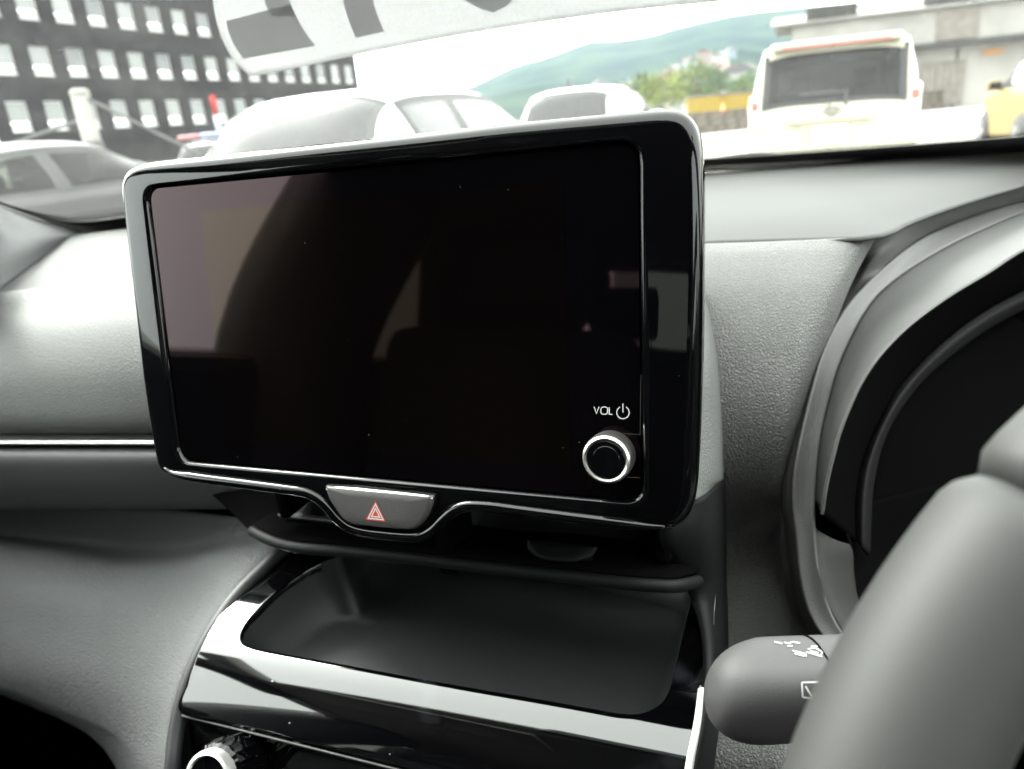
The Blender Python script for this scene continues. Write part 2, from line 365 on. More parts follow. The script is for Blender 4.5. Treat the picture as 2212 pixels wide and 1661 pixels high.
for ri, (z0, z1) in enumerate(rowsz):
    for k in range(nc):
        if fr0 is None:
            fr0 = wv.build('window', M['frame_white'], office); fr = fr0
            v, f = box_data((-0.01, WW/2, fz*0.635), (0.03, WW-0.12, fz*0.66)); pane0 = mesh('pane', v, f, M['blind'], None, smooth=False)
            v, f = box_data((-0.01, WW/2, 0.03+fz*0.12), (0.03, WW-0.12, fz*0.19)); low0 = mesh('lower_pane', v, f, M['frame_white'], None, smooth=False)
            v, f = box_data((0.06, WW/2, -0.035), (0.16, WW+0.02, 0.05)); sill0 = mesh('sill', v, f, M['frame_white'], None, smooth=False)
            subs = [pane0, low0, sill0]; panes_ = [pane0, pane0]; prng = random.Random(4)
            for bm_ in ('blind2', 'blind3'):
                c = pane0.copy(); c.data = pane0.data.copy(); c.data.materials[0] = M[bm_]; panes_.append(c)
        else:
            fr = fr0.copy(); col.objects.link(fr); subs = []
            for s in (prng.choice(panes_), low0, sill0):
                c = s.copy(); col.objects.link(c); subs.append(c)
        fr.matrix_parent_inverse = Matrix.Identity(4); fr.parent = office
        fr.location = V((FX-0.12, ws0+k*COLW, z0+0.02)) - office.location
        for s in subs: s.parent = fr; s.matrix_parent_inverse = Matrix.Identity(4)

# ---- storehouse on the right behind the low wall
M['store'] = mat('pale_store_wall', (0.155, 0.15, 0.138), 0.9, ior=1.15, var=0.12, vscale=0.5)
M['store_roof'] = mat('corrugated_roof', (0.155, 0.15, 0.138), 0.9, ior=1.15, var=0.12, vscale=0.8)
M['store_dark'] = mat('dark_roof_vent', (0.025, 0.025, 0.024), 0.9, ior=1.15, var=0.2, vscale=2)
M['orange'] = mat('orange_board', (0.22, 0.11, 0.04), 0.8, ior=1.2)
M['wood_door'] = mat('sliding_door', (0.10, 0.092, 0.08), 0.9, ior=1.15, var=0.15, vscale=3)
ST = 45.0
def sp(x, y): return yy(x, y, ST)
store = thing('storehouse', 'long pale storehouse with dark eave line behind the cream van', 'building', (8, 48, 0))
wl_, wr_ = -1.9, 26.0
zeave = 2.85
box('wall', ((wl_+wr_)/2, ST+5, zeave/2), (wr_-wl_, 10, zeave), M['store'], store)
rf = Join(); rf.box(((wl_+wr_)/2-0.2, ST+1.6, zeave+0.13), (wr_-wl_+1.0, 5.2, 0.24)); rf.build('eave', M['store_dark'], store)
box('upper_wall', ((wl_+wr_)/2+0.3, ST+4.6, zeave+1.15), (wr_-wl_-0.8, 6.6, 1.76), M['store_roof'], store)
vr = mesh('roof', [(wl_-0.4, ST+0.9, 4.86), (wr_, ST+0.9, 4.86), (wr_, ST+4.6, 5.5), (wl_-0.4, ST+4.6, 5.5), (wl_-0.4, ST+8.4, 4.86), (wr_, ST+8.4, 4.86)], [(0, 1, 2, 3), (3, 2, 5, 4)], M['store_roof'], store, smooth=False); solid(vr, 0.1)
for k, (a, b) in enumerate([(-0.55, 1.9), (5.0, 7.7), (12.5, 15)]):
    box('roof_vent', ((a+b)/2, ST+1.8, 5.2), (b-a, 1.6, 0.62), M['store_dark'], store, 0.05)
    box('loading_door', ((a+b)/2+0.2, ST+1.24, 3.95), (b-a-0.9, 0.12, 1.4), M['wood_door'], store) if k == 1 else None
dj = box('door', (5.95, ST-0.06, 1.2), (1.9, 0.1, 2.05), M['wood_door'], store)
for k in range(6): box('plank', (5.15+k*0.32, ST-0.13, 1.2), (0.27, 0.03, 1.95), M['wood_door'], store)
for k in range(9): box('drain_pipe', (0.6+k*2.95, ST-0.05, 1.4), (0.08, 0.08, 2.75), M['store_dark'], store)
box('sign_board', (8.0, ST-0.05, 2.45), (0.8, 0.06, 0.26), M['orange'], store)

# ---- low wall
M['rubble'] = mat('brown_rubble_wall', (0.050, 0.043, 0.034), 0.95, ior=1.1, color2=(0.085, 0.075, 0.062), vscale=3, grain=('noise', 12, 0.6, 0.03))
lw = thing('low_wall', 'low brown rubble wall running behind the cream van', 'wall', (0, 34, 0))
wa, wb = V((-16.5, 18.0, 0)), V((22, 57, 0))
wa, wb = zz(1510, 290, 0), zz(2130, 225, 0); wd = (wb-wa).normalized(); wa = wa-wd*22; Lw = 46.0
ang = math.atan2(wd.y, wd.x); MW = Matrix.Translation(wa) @ Matrix.Rotation(ang, 4, 'Z')
rng = random.Random(5)
stones = []
for r_ in range(3):
    s = 0.0
    while s < Lw:
        w = rng.uniform(0.5, 0.95); h = 0.25
        stones.append((s+w/2, 0.14+r_*0.265, w-0.03, h, rng.uniform(-0.03, 0.03))); s += w
sm = None
for (s, z, w, h, o_) in stones:
    if sm is None:
        v, f = box_data((0, 0, 0), (1, 0.42, 0.25)); sm = mesh('stone', v, f, M['rubble'], None, smooth=False, keep=False); bevel(sm, 0.03, 1); c = sm
    else: c = sm.copy(); col.objects.link(c)
    c.parent = lw; c.matrix_parent_inverse = Matrix.Identity(4)
    c.matrix_basis = Matrix.Translation(-lw.location) @ MW @ Matrix.Translation((s, o_, z)) @ Matrix.Diagonal((w, 1, 1, 1))
box('core', (Lw/2, 0, 0.40), (Lw, 0.30, 0.80), M['rubble'], lw, M=MW)
box('coping', (Lw/2, 0, 0.86), (Lw, 0.5, 0.09), M['rubble'], lw, M=MW)

# ---- post with stays, snow pole
M['concrete'] = mat('pale_concrete', (0.14, 0.135, 0.125), 0.9, ior=1.15, var=0.12, vscale=4)
M['cable'] = mat('grey_cable', (0.06, 0.06, 0.06), 0.9, ior=1.15)
M['pole_red'] = mat('pole_red', (0.16, 0.012, 0.010), 0.8, ior=1.15); M['pole_white'] = mat('pole_white', (0.25, 0.25, 0.25), 0.8)
pt = yy(171, 197, 10.0); pb = V((pt.x, pt.y, 0))
post = thing('gate_post', 'thick pale concrete post held by slanting stays before the office block', 'post', pb)
tube('shaft', [pb, lerp(pb, pt, 0.5), pt], 0.145, M['concrete'], post, 20, hint=V((0, 1, 0)))
lathe('cap', [(0.0001, 0.05), (0.10, 0.045), (0.155, 0.0), (0.155, -0.06)][::-1], M['concrete'], post, Matrix.Translation(pt), 20)
tube('stay', [pt+V((0.12, 0, -0.12)), yy(300, 268, 10.6), yy(440, 338, 11.4), zz(560, 395, 0.0) if False else yy(560, 398, 12)], 0.03, M['cable'], post, 8)
tube('stay', [pt+V((-0.12, 0, -0.45)), yy(60, 298, 9.6), yy(-60, 350, 9.3)], 0.03, M['cable'], post, 8)
lathe('clamp', [(0.155, -0.06), (0.175, -0.05), (0.175, 0.05), (0.155, 0.06)], M['cable'], post, Matrix.Translation(lerp(pt, pb, 0.38)), 20)
spt, spb_ = yy(458, 205, 12.0), V((yy(458, 205, 12.0).x, 12.0, 0))
snow = thing('snow_pole', 'slim red and white banded pole standing left of the white hatchback', 'pole', spb_)
nb = 6; Lp = spt.z
for k in range(nb):
    a = spt.z - k*0.36; b = max(0.0, a-0.36)
    tube('band', [V((spb_.x, 12, b)), V((spb_.x, 12, a-0.002))], 0.052, M['pole_red'] if k % 2 == 0 else M['pole_white'], snow, 14, hint=V((0, 1, 0)))

# ------------------------------------------------------------------ vehicles
M['tyre'] = mat('tyre', (0.015, 0.015, 0.015), 0.8); M['rim'] = mat('alloy_rim', (0.5, 0.5, 0.5), 0.3, metal=1.0)
M['plate'] = mat('number_plate', (0.72, 0.72, 0.70), 0.4); M['lamp_red'] = mat('red_lamp', (0.17, 0.055, 0.045), 0.4, ior=1.3)
M['lamp_clear'] = mat('clear_lamp', (0.55, 0.54, 0.52), 0.08, coat=1); M['rubber'] = mat('black_rubber', (0.012, 0.012, 0.012), 0.6)
M['car_glass'] = glass('car_glass_grey', (0.16, 0.18, 0.165), f0=0.03); M['car_glass_dark'] = glass('car_glass_privacy', (0.26, 0.28, 0.26), f0=0.012); M['car_glass_haze'] = glass('car_glass_sky_haze', (0.12, 0.125, 0.115), dust_veil=0.0, f0=0.045)
M['car_inside'] = mat('car_inside_trim', (0.05, 0.05, 0.05), 0.8)
M['seal'] = mat('window_seal_rubber', (0.02, 0.02, 0.02), 0.6, ior=1.3)
def paint(n, c, rough=0.25): return mat(n, c, rough, coat=0.5, ior=1.4, rvar=0.02, vscale=3)
M['white_paint'] = paint('white_car_paint', (0.60, 0.61, 0.61)); M['cream_paint'] = paint('cream_car_paint', (0.21, 0.204, 0.148))
M['gold_paint'] = mat('gold_car_paint', (0.105, 0.078, 0.018), 0.55, ior=1.25); M['dark_paint'] = mat('dark_grey_car_paint', (0.022, 0.022, 0.023), 0.4, ior=1.35); M['blue_paint'] = paint('blue_panel', (0.05, 0.08, 0.20), 0.5); M['red_paint'] = paint('red_panel', (0.14, 0.015, 0.018), 0.5)
def vehicle(name, label, group, x, y, W, prof, belt, roofw, paintm, sides, rear, front, wheels, glass_side='car_glass', glass_rear='car_glass', tail=None, plate_z=0.75, mirror=None, cat='car', boxy=0.0, wheel_out=0.0, nst=110):
    """y runs from the rear bumper forward; prof = outline of the roof line (y, z); sides = y ranges of side windows; rear, front = z ranges of the end windows"""
    t = thing(name, label, cat, (x, y, 0), group)
    P = arc_resample(cr([V((0, a, b)) for a, b in prof], 400), nst)
    Ltot = prof[-1][0]; NT = 30; grid = []; ztop = max(b for _, b in prof)
    zb_i, ze_i = 12, 21                      # section indices of belt line and roof edge
    for p in P:
        yv, zt = p.y, p.z
        e0 = max(0, 1-(yv-prof[0][0])/0.55); e1 = max(0, 1-(Ltot-yv)/0.8)
        hw = W/2*(1-0.10*e0*e0*(1-boxy)-0.02*e0*e0-0.20*e1*e1)
        zb = min(belt, zt-0.04); cabin = sstep(belt+0.02, ztop-0.08, zt)
        wr = hw*lerp(0.86, roofw, cabin); r_ = lerp(0.05, 0.075, cabin)*(1-0.3*boxy)
        key = [(hw*0.90, 0.20), (hw*0.985, 0.33), (hw, 0.55), (hw*0.985, zb)]
        sec = []
        for i in range(zb_i+1):
            u = i/zb_i*3; k = min(2, int(u)); sec.append((lerp(key[k][0], key[k+1][0], u-k), min(lerp(key[k][1], key[k+1][1], u-k), zt-0.02)))
        for i in range(1, ze_i-zb_i+1):
            u = i/(ze_i-zb_i); sec.append((lerp(key[3][0], wr, u) + 0.02*math.sin(math.pi*u)*cabin, lerp(zb, zt-r_, u)))
        for i in range(1, NT-ze_i):
            u = i/(NT-1-ze_i); a = u*math.pi/2; xf = (1-u)**0.75 if u < 1 else 0
            sec.append((wr*xf, zt-r_*(1-math.sin(a))**1.6))
        grid.append([(V((s*X_, yv, Z_))) for s in (1,) for (X_, Z_) in sec])
    ns = len(grid)
    vid = lambda side, j, i: (side*ns+j)*NT+i
    verts = [q for row in grid for q in row] + [V((-q.x, q.y, q.z)) for row in grid for q in row]
    panes = {}; body = []
    for j in range(ns-1):
        ym, zm = (P[j].y+P[j+1].y)/2, (P[j].z+P[j+1].z)/2
        for side in (0, 1):
            for i in range(NT-1):
                key = None
                if zb_i+1 <= i < ze_i-1:
                    for k, (a, b) in enumerate(sides):
                        if a < ym < b: key = ('side_window', k, side)
                if i >= ze_i+1:
                    if rear and rear[0] < zm < rear[1] and ym < Ltot*0.4: key = ('rear_window', 0, 0)
                    if front and front[0] < zm < front[1] and ym > Ltot*0.4: key = ('windscreen', 0, 0)
                if key is None and zb_i+1 <= i < ze_i-1 and any(a-0.06 < ym < b+0.06 for a, b in sides): key = ('window_seal', 0, 0)
                if key is None and i in (zb_i, ze_i-1) and any(a-0.06 < ym < b+0.06 for a, b in sides): key = ('window_seal', 0, 0)
                if key is None and i >= ze_i and ((rear and rear[0]-0.02 < zm < rear[1]+0.02 and ym < Ltot*0.4) or (front and front[0]-0.02 < zm < front[1]+0.02 and ym > Ltot*0.4)): key = ('window_seal', 1, 0)
                f = (vid(side, j, i), vid(side, j, i+1), vid(side, j+1, i+1), vid(side, j+1, i))
                if side: f = f[::-1]
                (panes.setdefault(key, []) if key else body).append(f)
    body.append(tuple(vid(0, 0, i) for i in range(NT)) + tuple(vid(1, 0, i) for i in range(NT-1, -1, -1)))
    body.append(tuple(vid(0, ns-1, i) for i in range(NT))[::-1] + tuple(vid(1, ns-1, i) for i in range(NT-1, -1, -1))[::-1])
    def sub(nm, faces, m):
        used = sorted({i for f in faces for i in f}); mp = {o: n for n, o in enumerate(used)}
        return mesh(nm, [verts[i] for i in used], [tuple(mp[i] for i in f) for f in faces], m, t, keep=False)
    b = sub('body', body, paintm); b.data.flip_normals(); b.data.materials.append(M['car_inside']); sm_ = solid(b, 0.02, 0).modifiers['thickness']; sm_.material_offset = 1; sm_.material_offset_rim = 1
    for (nm, k, s), fs in panes.items(): sub(nm, fs, M['seal'] if nm == 'window_seal' else M[glass_rear] if nm == 'rear_window' else M['car_glass'] if nm == 'windscreen' else M[glass_side])
    for wy in wheels:
        for s in (-1, 1):
            MWh = Matrix.Translation((s*(W/2-0.10+wheel_out), wy, 0.315)) @ Matrix.Rotation(s*math.pi/2, 4, 'Y')
            w = lathe('wheel', [(0.20, -0.1), (0.30, -0.09), (0.315, -0.05), (0.315, 0.07), (0.30, 0.105), (0.22, 0.11)], M['tyre'], t, MWh, 32, keep=False)
            rj = Join()
            for k in range(5):
                a = 2*math.pi*k/5; rj.box((0.11*math.cos(a), 0.11*math.sin(a), 0.10), (0.20, 0.06, 0.03), MWh @ Matrix.Translation((0.11*math.cos(a), 0.11*math.sin(a), 0)) @ Matrix.Rotation(a, 4, 'Z') @ Matrix.Translation((-0.11*math.cos(a), -0.11*math.sin(a), 0)))
            rr = rj.build('rim', M['rim'], w, keep=False)
            arch = lathe('wheel_arch', [(0.335, 0.0), (0.375, 0.0), (0.375, 0.02), (0.335, 0.02)], M['rubber'], t, Matrix.Translation((s*(W/2+0.0), wy, 0.33)) @ Matrix.Rotation(s*math.pi/2, 4, 'Y'), 32, keep=False)
    for (sx, sy, sz) in [(-0.36, 0.36, 0), (0.36, 0.36, 0), (-0.40, 0.27, 1), (0.40, 0.27, 1)]:
        y_ = (1.15 if sz == 0 else 2.15); y_ = min(y_, Ltot*0.52)
        box('seat', (sx*W/1.7, y_, belt-0.12), (0.44, 0.14, 0.62), M['car_inside'], t, 0.04, keep=False)
        box('headrest', (sx*W/1.7, y_-0.01, belt+0.30), (0.24, 0.10, 0.20), M['car_inside'], t, 0.04, keep=False)
    box('cabin_floor', (0, Ltot*0.45, belt-0.35), (W*0.8, Ltot*0.6, 0.05), M['car_inside'], t, keep=False)
    if tail:
        for s in (-1, 1): box('tail_lamp', (s*(W/2-tail[3]), prof[0][0]+tail[4], (tail[0]+tail[1])/2), (tail[2], 0.16, tail[1]-tail[0]), M['lamp_red'], t, 0.03, keep=False)
    if plate_z:
        box('number_plate', (0, prof[0][0]-0.012, plate_z), (0.33, 0.02, 0.165), M['plate'], t, 0.004, keep=False)
    if mirror:
        for s in (-1, 1):
            mo = box('wing_mirror', (s*(W/2+0.10), mirror[0], mirror[1]), (0.20, 0.11, 0.15), paintm, t, 0.04, keep=False)
            box('mirror_glass', (s*(W/2+0.10), mirror[0]-0.06, mirror[1]), (0.16, 0.01, 0.11), M['car_glass_dark'], t, keep=False)
            box('mirror_arm', (s*(W/2-0.02), mirror[0]+0.01, mirror[1]-0.06), (0.12, 0.05, 0.05), M['rubber'], t, 0.01, keep=False)
    return t
CG = 'cars parked in the yard'
# cream box van, seen square from behind
van = vehicle('box_van', 'cream boxy van seen from behind with clear tail lamps, right of the screen', CG, 0.185, 8.9, 1.67,
    [(0.0, 0.34), (-0.02, 0.55), (0.0, 0.80), (0.01, 1.10), (0.04, 1.45), (0.08, 1.63), (0.16, 1.71), (0.45, 1.735), (1.3, 1.745), (2.3, 1.70), (2.75, 1.52), (3.1, 1.15), (3.3, 1.0), (3.65, 0.85), (3.72, 0.5)], 1.05, 0.83, M['cream_paint'],
    [(0.35, 1.05), (1.15, 1.95), (2.05, 2.7)], (1.145, 1.60), (1.05, 1.60), (0.62, 3.1), 'car_glass', 'car_glass_dark', None, 0, (2.6, 1.05), 'van', 0.9)
def vbox(n, c, s, m, bev=0.01, par=None): return box(n, c, s, M[m], par or van, bev, keep=False)
vbox('roof_spoiler', (0, 0.04, 1.685), (1.24, 0.22, 0.07), 'cream_paint', 0.03)
vbox('brake_light_strip', (0.0, -0.085, 1.668), (1.02, 0.03, 0.036), 'lamp_red', 0.008)
vbox('garnish', (0.0, -0.035, 0.955), (0.86, 0.06, 0.085), 'cream_paint', 0.03)
vbox('number_plate', (0.0, -0.03, 0.80), (0.33, 0.02, 0.165), 'plate', 0.004)
vbox('plate_recess', (0.0, -0.012, 0.82), (0.62, 0.02, 0.22), 'cream_paint', 0.01)
vbox('rear_bumper', (0, -0.02, 0.50), (1.52, 0.14, 0.30), 'cream_paint', 0.06)
for s in (-1, 1):
    vbox('tail_lamp', (s*0.765, 0.02, 1.06), (0.11, 0.14, 0.36), 'lamp_clear', 0.03)
    vbox('tail_lamp_red', (s*0.765, -0.055, 1.13), (0.08, 0.03, 0.10), 'lamp_red', 0.012)
    vbox('corner_pillar', (s*0.665, 0.075, 1.38), (0.05, 0.05, 0.50), 'rubber', 0.02)
vbox('wiper_arm', (0.13, -0.05, 1.15), (0.035, 0.03, 0.16), 'rubber', 0.01)
vbox('wiper_blade', (-0.10, -0.03, 1.21), (0.44, 0.02, 0.025), 'rubber', 0.006)
def ring_data(cx, cz, ax, az, r, yv, n=28):
    path = [V((cx+ax*math.cos(2*math.pi*k/n), yv, cz+az*math.sin(2*math.pi*k/n))) for k in range(n+1)]
    return tube_data(path, r, 6, False, hint=V((0, 1, 0)))
em = Join(); em.add(ring_data(0, 1.035, 0.068, 0.045, 0.007, -0.075)); em.add(ring_data(0, 1.035, 0.022, 0.042, 0.006, -0.075)); em.add(ring_data(0, 1.058, 0.05, 0.018, 0.006, -0.075))
em.build('emblem', M['rubber'], van, True, False)

hatch_prof = [(0.0, 0.36), (-0.03, 0.6), (0.0, 0.95), (0.08, 1.10), (0.22, 1.30), (0.36, 1.42), (0.60, 1.475), (1.1, 1.50), (1.75, 1.495), (2.2, 1.43), (2.75, 1.18), (3.0, 1.05), (3.5, 0.96), (3.95, 0.80), (4.05, 0.45)]
vehicle('hatchback', 'nearest white hatchback with wide pale rear window behind the screen top', CG, -3.17, 4.06, 1.74, hatch_prof, 1.00, 0.74, M['white_paint'],
    [(0.50, 1.16), (1.28, 2.05), (2.16, 2.50)], (1.04, 1.425), (1.08, 1.43), (0.72, 3.25), 'car_glass_haze', 'car_glass_haze', (0.80, 1.0, 0.3, 0.18, 0.02), 0.72, (2.4, 1.05))
wag_prof = [(0.0, 0.36), (-0.03, 0.6), (0.0, 0.98), (0.06, 1.15), (0.18, 1.40), (0.30, 1.52), (0.55, 1.58), (1.3, 1.61), (2.0, 1.585), (2.4, 1.50), (2.9, 1.22), (3.1, 1.10), (3.5, 1.02), (3.9, 0.85), (4.0, 0.45)]
car2 = vehicle('hatchback', 'farther white hatchback with roof aerial, in front of the green hill', CG, -3.42, 11.15, 1.66, wag_prof, 1.08, 0.76, M['white_paint'],
    [(0.45, 1.15), (1.25, 2.1), (2.2, 2.55)], (1.14, 1.52), (1.14, 1.5), (0.7, 3.2), 'car_glass', 'car_glass_haze', (0.85, 1.05, 0.25, 0.16, 0.02), 0.75, (2.5, 1.1))
box('roof_aerial', (0, 0.42, 1.66), (0.035, 0.14, 0.14), M['rubber'], car2, 0.015, keep=False)
sed_prof = [(0.0, 0.40), (-0.03, 0.6), (0.02, 0.90), (0.35, 0.97), (0.75, 1.05), (1.35, 1.30), (1.75, 1.37), (2.3, 1.385), (2.75, 1.33), (3.35, 1.05), (3.6, 0.94), (4.1, 0.86), (4.45, 0.70), (4.5, 0.42)]
vehicle('sedan', 'dark grey sedan seen from its side below the office block', CG, -7.1, 3.0, 1.75, sed_prof, 0.93, 0.70, M['dark_paint'],
    [(1.10, 1.95), (2.10, 3.0)], (1.0, 1.3), (0.98, 1.31), (0.8, 3.5), 'car_glass_dark', 'car_glass_dark', (0.7, 0.9, 0.3, 0.2, 0.0), 0.62, (2.95, 0.98))
gold_prof = [(0.0, 0.36), (-0.03, 0.6), (0.0, 0.95), (0.1, 1.15), (0.35, 1.42), (0.7, 1.50), (1.4, 1.54), (2.0, 1.52), (2.3, 1.42), (2.85, 1.14), (3.05, 1.05), (3.6, 0.98), (4.05, 0.82), (4.18, 0.45)]
vehicle('compact_car', 'gold compact car cut off by the right edge of the view', CG, 3.70, 12.75, 1.66, gold_prof, 1.04, 0.76, M['gold_paint'],
    [(0.5, 1.2), (1.3, 2.15), (2.25, 2.6)], (1.1, 1.45), (1.1, 1.45), (0.72, 3.3), 'car_glass', 'car_glass', (0.85, 1.05, 0.25, 0.16, 0.02), 0.72, (2.35, 1.10), wheel_out=0.06)
blue = vehicle('small_van', 'white vehicle with blue and red roof panels beyond the screen corner', CG, -10.6, 11.4, 1.48, wag_prof, 1.02, 0.8, M['white_paint'],
    [(0.45, 1.15), (1.25, 2.1)], (1.14, 1.52), (1.14, 1.5), (0.7, 3.0), 'car_glass', 'car_glass', None, 0.7, None, 'van')
blue.scale = (1, 0.8, 0.86)
box('roof_panel_blue', (0.28, 0.9, 1.655), (0.80, 1.2, 0.10), M['blue_paint'], blue, 0.03, keep=False)
box('roof_panel_red', (-0.42, 0.9, 1.65), (0.50, 1.2, 0.09), M['red_paint'], blue, 0.03, keep=False)

# ---- houses of the town and trees under the hill
M['house_wall'] = [mat('house_wall', c, 0.8, var=0.05, vscale=0.8) for c in ((0.16, 0.15, 0.13), (0.18, 0.175, 0.165), (0.12, 0.10, 0.085), (0.14, 0.10, 0.085), (0.09, 0.11, 0.13))]
M['house_roof'] = [mat('house_roof', c, 0.7, var=0.2, vscale=1.0) for c in ((0.03, 0.03, 0.033), (0.07, 0.03, 0.022), (0.03, 0.042, 0.065), (0.06, 0.055, 0.05))]
M['house_glass'] = mat('house_window', (0.10, 0.12, 0.14), 0.1)
rng = random.Random(21)
def house(x, y, z, w, d, h, rot, wm, rm, label):
    Mh = Matrix.Translation((x, y, z)) @ Matrix.Rotation(rot, 4, 'Z')
    t = thing('house', label, 'house', (x, y, z), 'houses of the town under the hill')
    t.matrix_world = Mh
    box('wall', (0, 0, h/2-1), (w, d, h+2), wm, t, keep=False)
    e = 0.4; rh = w*0.28
    r = mesh('roof', [(-w/2-e, -d/2-e, h), (w/2+e, -d/2-e, h), (0, -d/2-e, h+rh), (-w/2-e, d/2+e, h), (w/2+e, d/2+e, h), (0, d/2+e, h+rh)], [(0, 1, 2), (5, 4, 3), (0, 2, 5, 3), (1, 4, 5, 2), (0, 3, 4, 1)], rm, t, smooth=False, keep=False)
    for k in range(2):
        for l in range(2 if h > 4.5 else 1): box('window', (-w/4+k*w/2, -d/2-0.03, 1.5+l*2.6), (w*0.2, 0.08, 1.2), M['house_glass'], t, keep=False)
placed = 0
for k in range(260):
    if placed >= 46: break
    px = rng.uniform(1440, 1640) if k % 3 else rng.uniform(1250, 1480)
    d = rng.uniform(150, 620); q = ray(px, 200); az = math.atan2(q.x, q.y)
    x, y = math.sin(az)*d, math.cos(az)*d; z = ground_h(x, y)
    w = rng.uniform(6, 11)
    house(x, y, z, w, rng.uniform(6, 10), rng.choice([3.2, 5.6, 5.8, 6.2]), rng.uniform(-0.5, 0.5), M['house_wall'][(wi := rng.randrange(5))], M['house_roof'][(ri_ := rng.randrange(4))], '%s house with %s roof in the town %s the hill' % (('cream', 'white', 'tan', 'pinkish', 'bluish')[wi], ('dark grey', 'red brown', 'blue', 'brown')[ri_], 'at the foot of' if d < 350 else 'up the slope of')); placed += 1
M['bark'] = mat('bark', (0.10, 0.08, 0.06), 0.9)
M['leaf'] = [mat('leaf', c, 0.8, ior=1.15, var=0.3, vscale=1.5) for c in ((0.035, 0.055, 0.018), (0.065, 0.080, 0.018), (0.025, 0.045, 0.02))]
def tree(x, y, z, h, rad, lm, label, n=700, seed=1):
    rg = random.Random(seed); t = thing('tree', label, 'tree', (x, y, z), 'trees before the town'); b0 = V((x, y, z))
    trunk = Join(); trunk.add(tube_data([b0-V((0, 0, 0.3)), b0+V((rg.uniform(-.1, .1), 0, h*0.35)), b0+V((rg.uniform(-.3, .3), rg.uniform(-.3, .3), h*0.75))], lambda u: lerp(0.05*h/2, 0.02, u), 8))
    cl = []
    for k in range(9):
        a = rg.uniform(0, 6.28); rr = rad*rg.uniform(0.2, 0.75); c = b0+V((rr*math.cos(a), rr*math.sin(a), h*rg.uniform(0.45, 0.9))); cl.append((c, rad*rg.uniform(0.3, 0.5)))
        trunk.add(tube_data([b0+V((0, 0, h*0.4)), lerp(b0+V((0, 0, h*0.5)), c, 0.5), c], lambda u: lerp(0.035, 0.008, u)*h/3, 5))
    trunk.build('trunk', M['bark'], t, True)
    vv, ff = [], []
    for k in range(n):
        c, r = rg.choice(cl); p = c+V((rg.gauss(0, 1), rg.gauss(0, 1), rg.gauss(0, 0.8)))*r*0.6
        a = V((rg.uniform(-1, 1), rg.uniform(-1, 1), rg.uniform(-1, 1))).normalized(); b = a.orthogonal().normalized(); s = rad*rg.uniform(0.05, 0.11)
        i = len(vv); vv += [p-a*s, p+b*s*0.6, p+a*s, p-b*s*0.6]; ff.append((i, i+1, i+2, i+3))
    mesh('crown', vv, ff, lm, t, smooth=False)
for k, (px, d, h, r, m, lab) in enumerate([
    (1435, 58, 3.6, 1.8, 1, 'yellow green young tree just right of the farther white hatchback'), (1470, 66, 4.6, 2.0, 1, 'taller yellow green tree above the screen corner'),
    (1505, 62, 4.0, 1.7, 0, 'mid green tree rising behind the left yellow container'), (1555, 80, 4.2, 2.2, 2, 'round dark green tree behind the orange marker'),
    (1590, 72, 3.2, 1.7, 0, 'low mid green tree behind the right yellow container'), (1405, 90, 5.2, 2.4, 2, 'dark green tree partly behind the farther white hatchback'),
    (1350, 100, 4.6, 2.5, 0, 'leftmost green tree over the roof of the farther white hatchback'), (1618, 95, 4.0, 2.2, 2, 'dark green tree beside the left edge of the cream van')]):
    q = ray(px, 200); az = math.atan2(q.x, q.y); tree(math.sin(az)*d, math.cos(az)*d, 0, h, r, M['leaf'][m], lab, seed=k+3)
M['yellow'] = mat('yellow_machine_paint', (0.16, 0.115, 0.02), 0.8, ior=1.2)
for k, (px, lab) in enumerate([(1525, 'yellow site container left of the orange marker'), (1590, 'yellow site container between the orange marker and the cream van')]):
    q = ray(px, 235); az = math.atan2(q.x, q.y); d = 46
    c = thing('site_container', lab, 'container', (math.sin(az)*d, math.cos(az)*d, 0))
    box('body', (c.location.x, c.location.y, 0.85), (1.9, 1.6, 1.5), M['yellow'], c, 0.05)
    for s in range(5): box('rib', (c.location.x-0.76+s*0.38, c.location.y-0.84, 0.85), (0.09, 0.06, 1.36), M['yellow'], c)
    box('roof', (c.location.x, c.location.y, 1.66), (2.05, 1.75, 0.09), M['leaf'][2] if False else M['wood_door'], c)
q = ray(1562, 232); az = math.atan2(q.x, q.y)
mk = thing('traffic_cone', 'small orange marker standing among yellow containers', 'cone', (math.sin(az)*42, math.cos(az)*42, 0))
M['cone'] = mat('orange_cone', (0.75, 0.16, 0.04), 0.5)
lathe('cone', [(0.24, 0.04), (0.05, 1.15), (0.02, 1.18)], M['cone'], mk, Matrix.Translation(mk.location), 20)
box('foot', (mk.location.x, mk.location.y, 0.02), (0.6, 0.6, 0.04), M['cone'], mk)

# ================================================================== THE CAR WE SIT IN
# ---- cabin shell behind and above the viewer (light, shade and reflections come from it)
cabin = thing('car_cabin', 'grey cloth roof, dark doors and pillars of the car around the dashboard', 'car cabin', (XC, -0.8, 0.25))
XL, XR = XC-0.76, XC+0.76
def cab(n, c, s, m, bev=0.01): return box(n, c, s, M[m], cabin, bev)
def roofz(x, y): s = (x-XC)/0.66; return 1.505-0.035*s*s-0.02*max(0, -(y+0.6))**1.3
rows = [[V((XC+s*0.66, y_ if y_ < -0.2 else -0.085-0.10*s*s, roofz(XC+s*0.66, y_)+ (0.0 if y_ < -0.2 else -0.012))) for s in [k/6-1 for k in range(13)]] for y_ in (-0.1, -0.5, -1.0, -1.6, -2.05)]
sheet('roof_lining', rows, M['lining'], cabin, 30, 24, 0.03, toward=V((XC, -0.6, 1.0)))
def pillar(name, pts, r, m='lining', sq=0.5): return tube(name, cr(pts, 16), r, M[m], cabin, 14, sq, hint=V((0, 1, 0)))
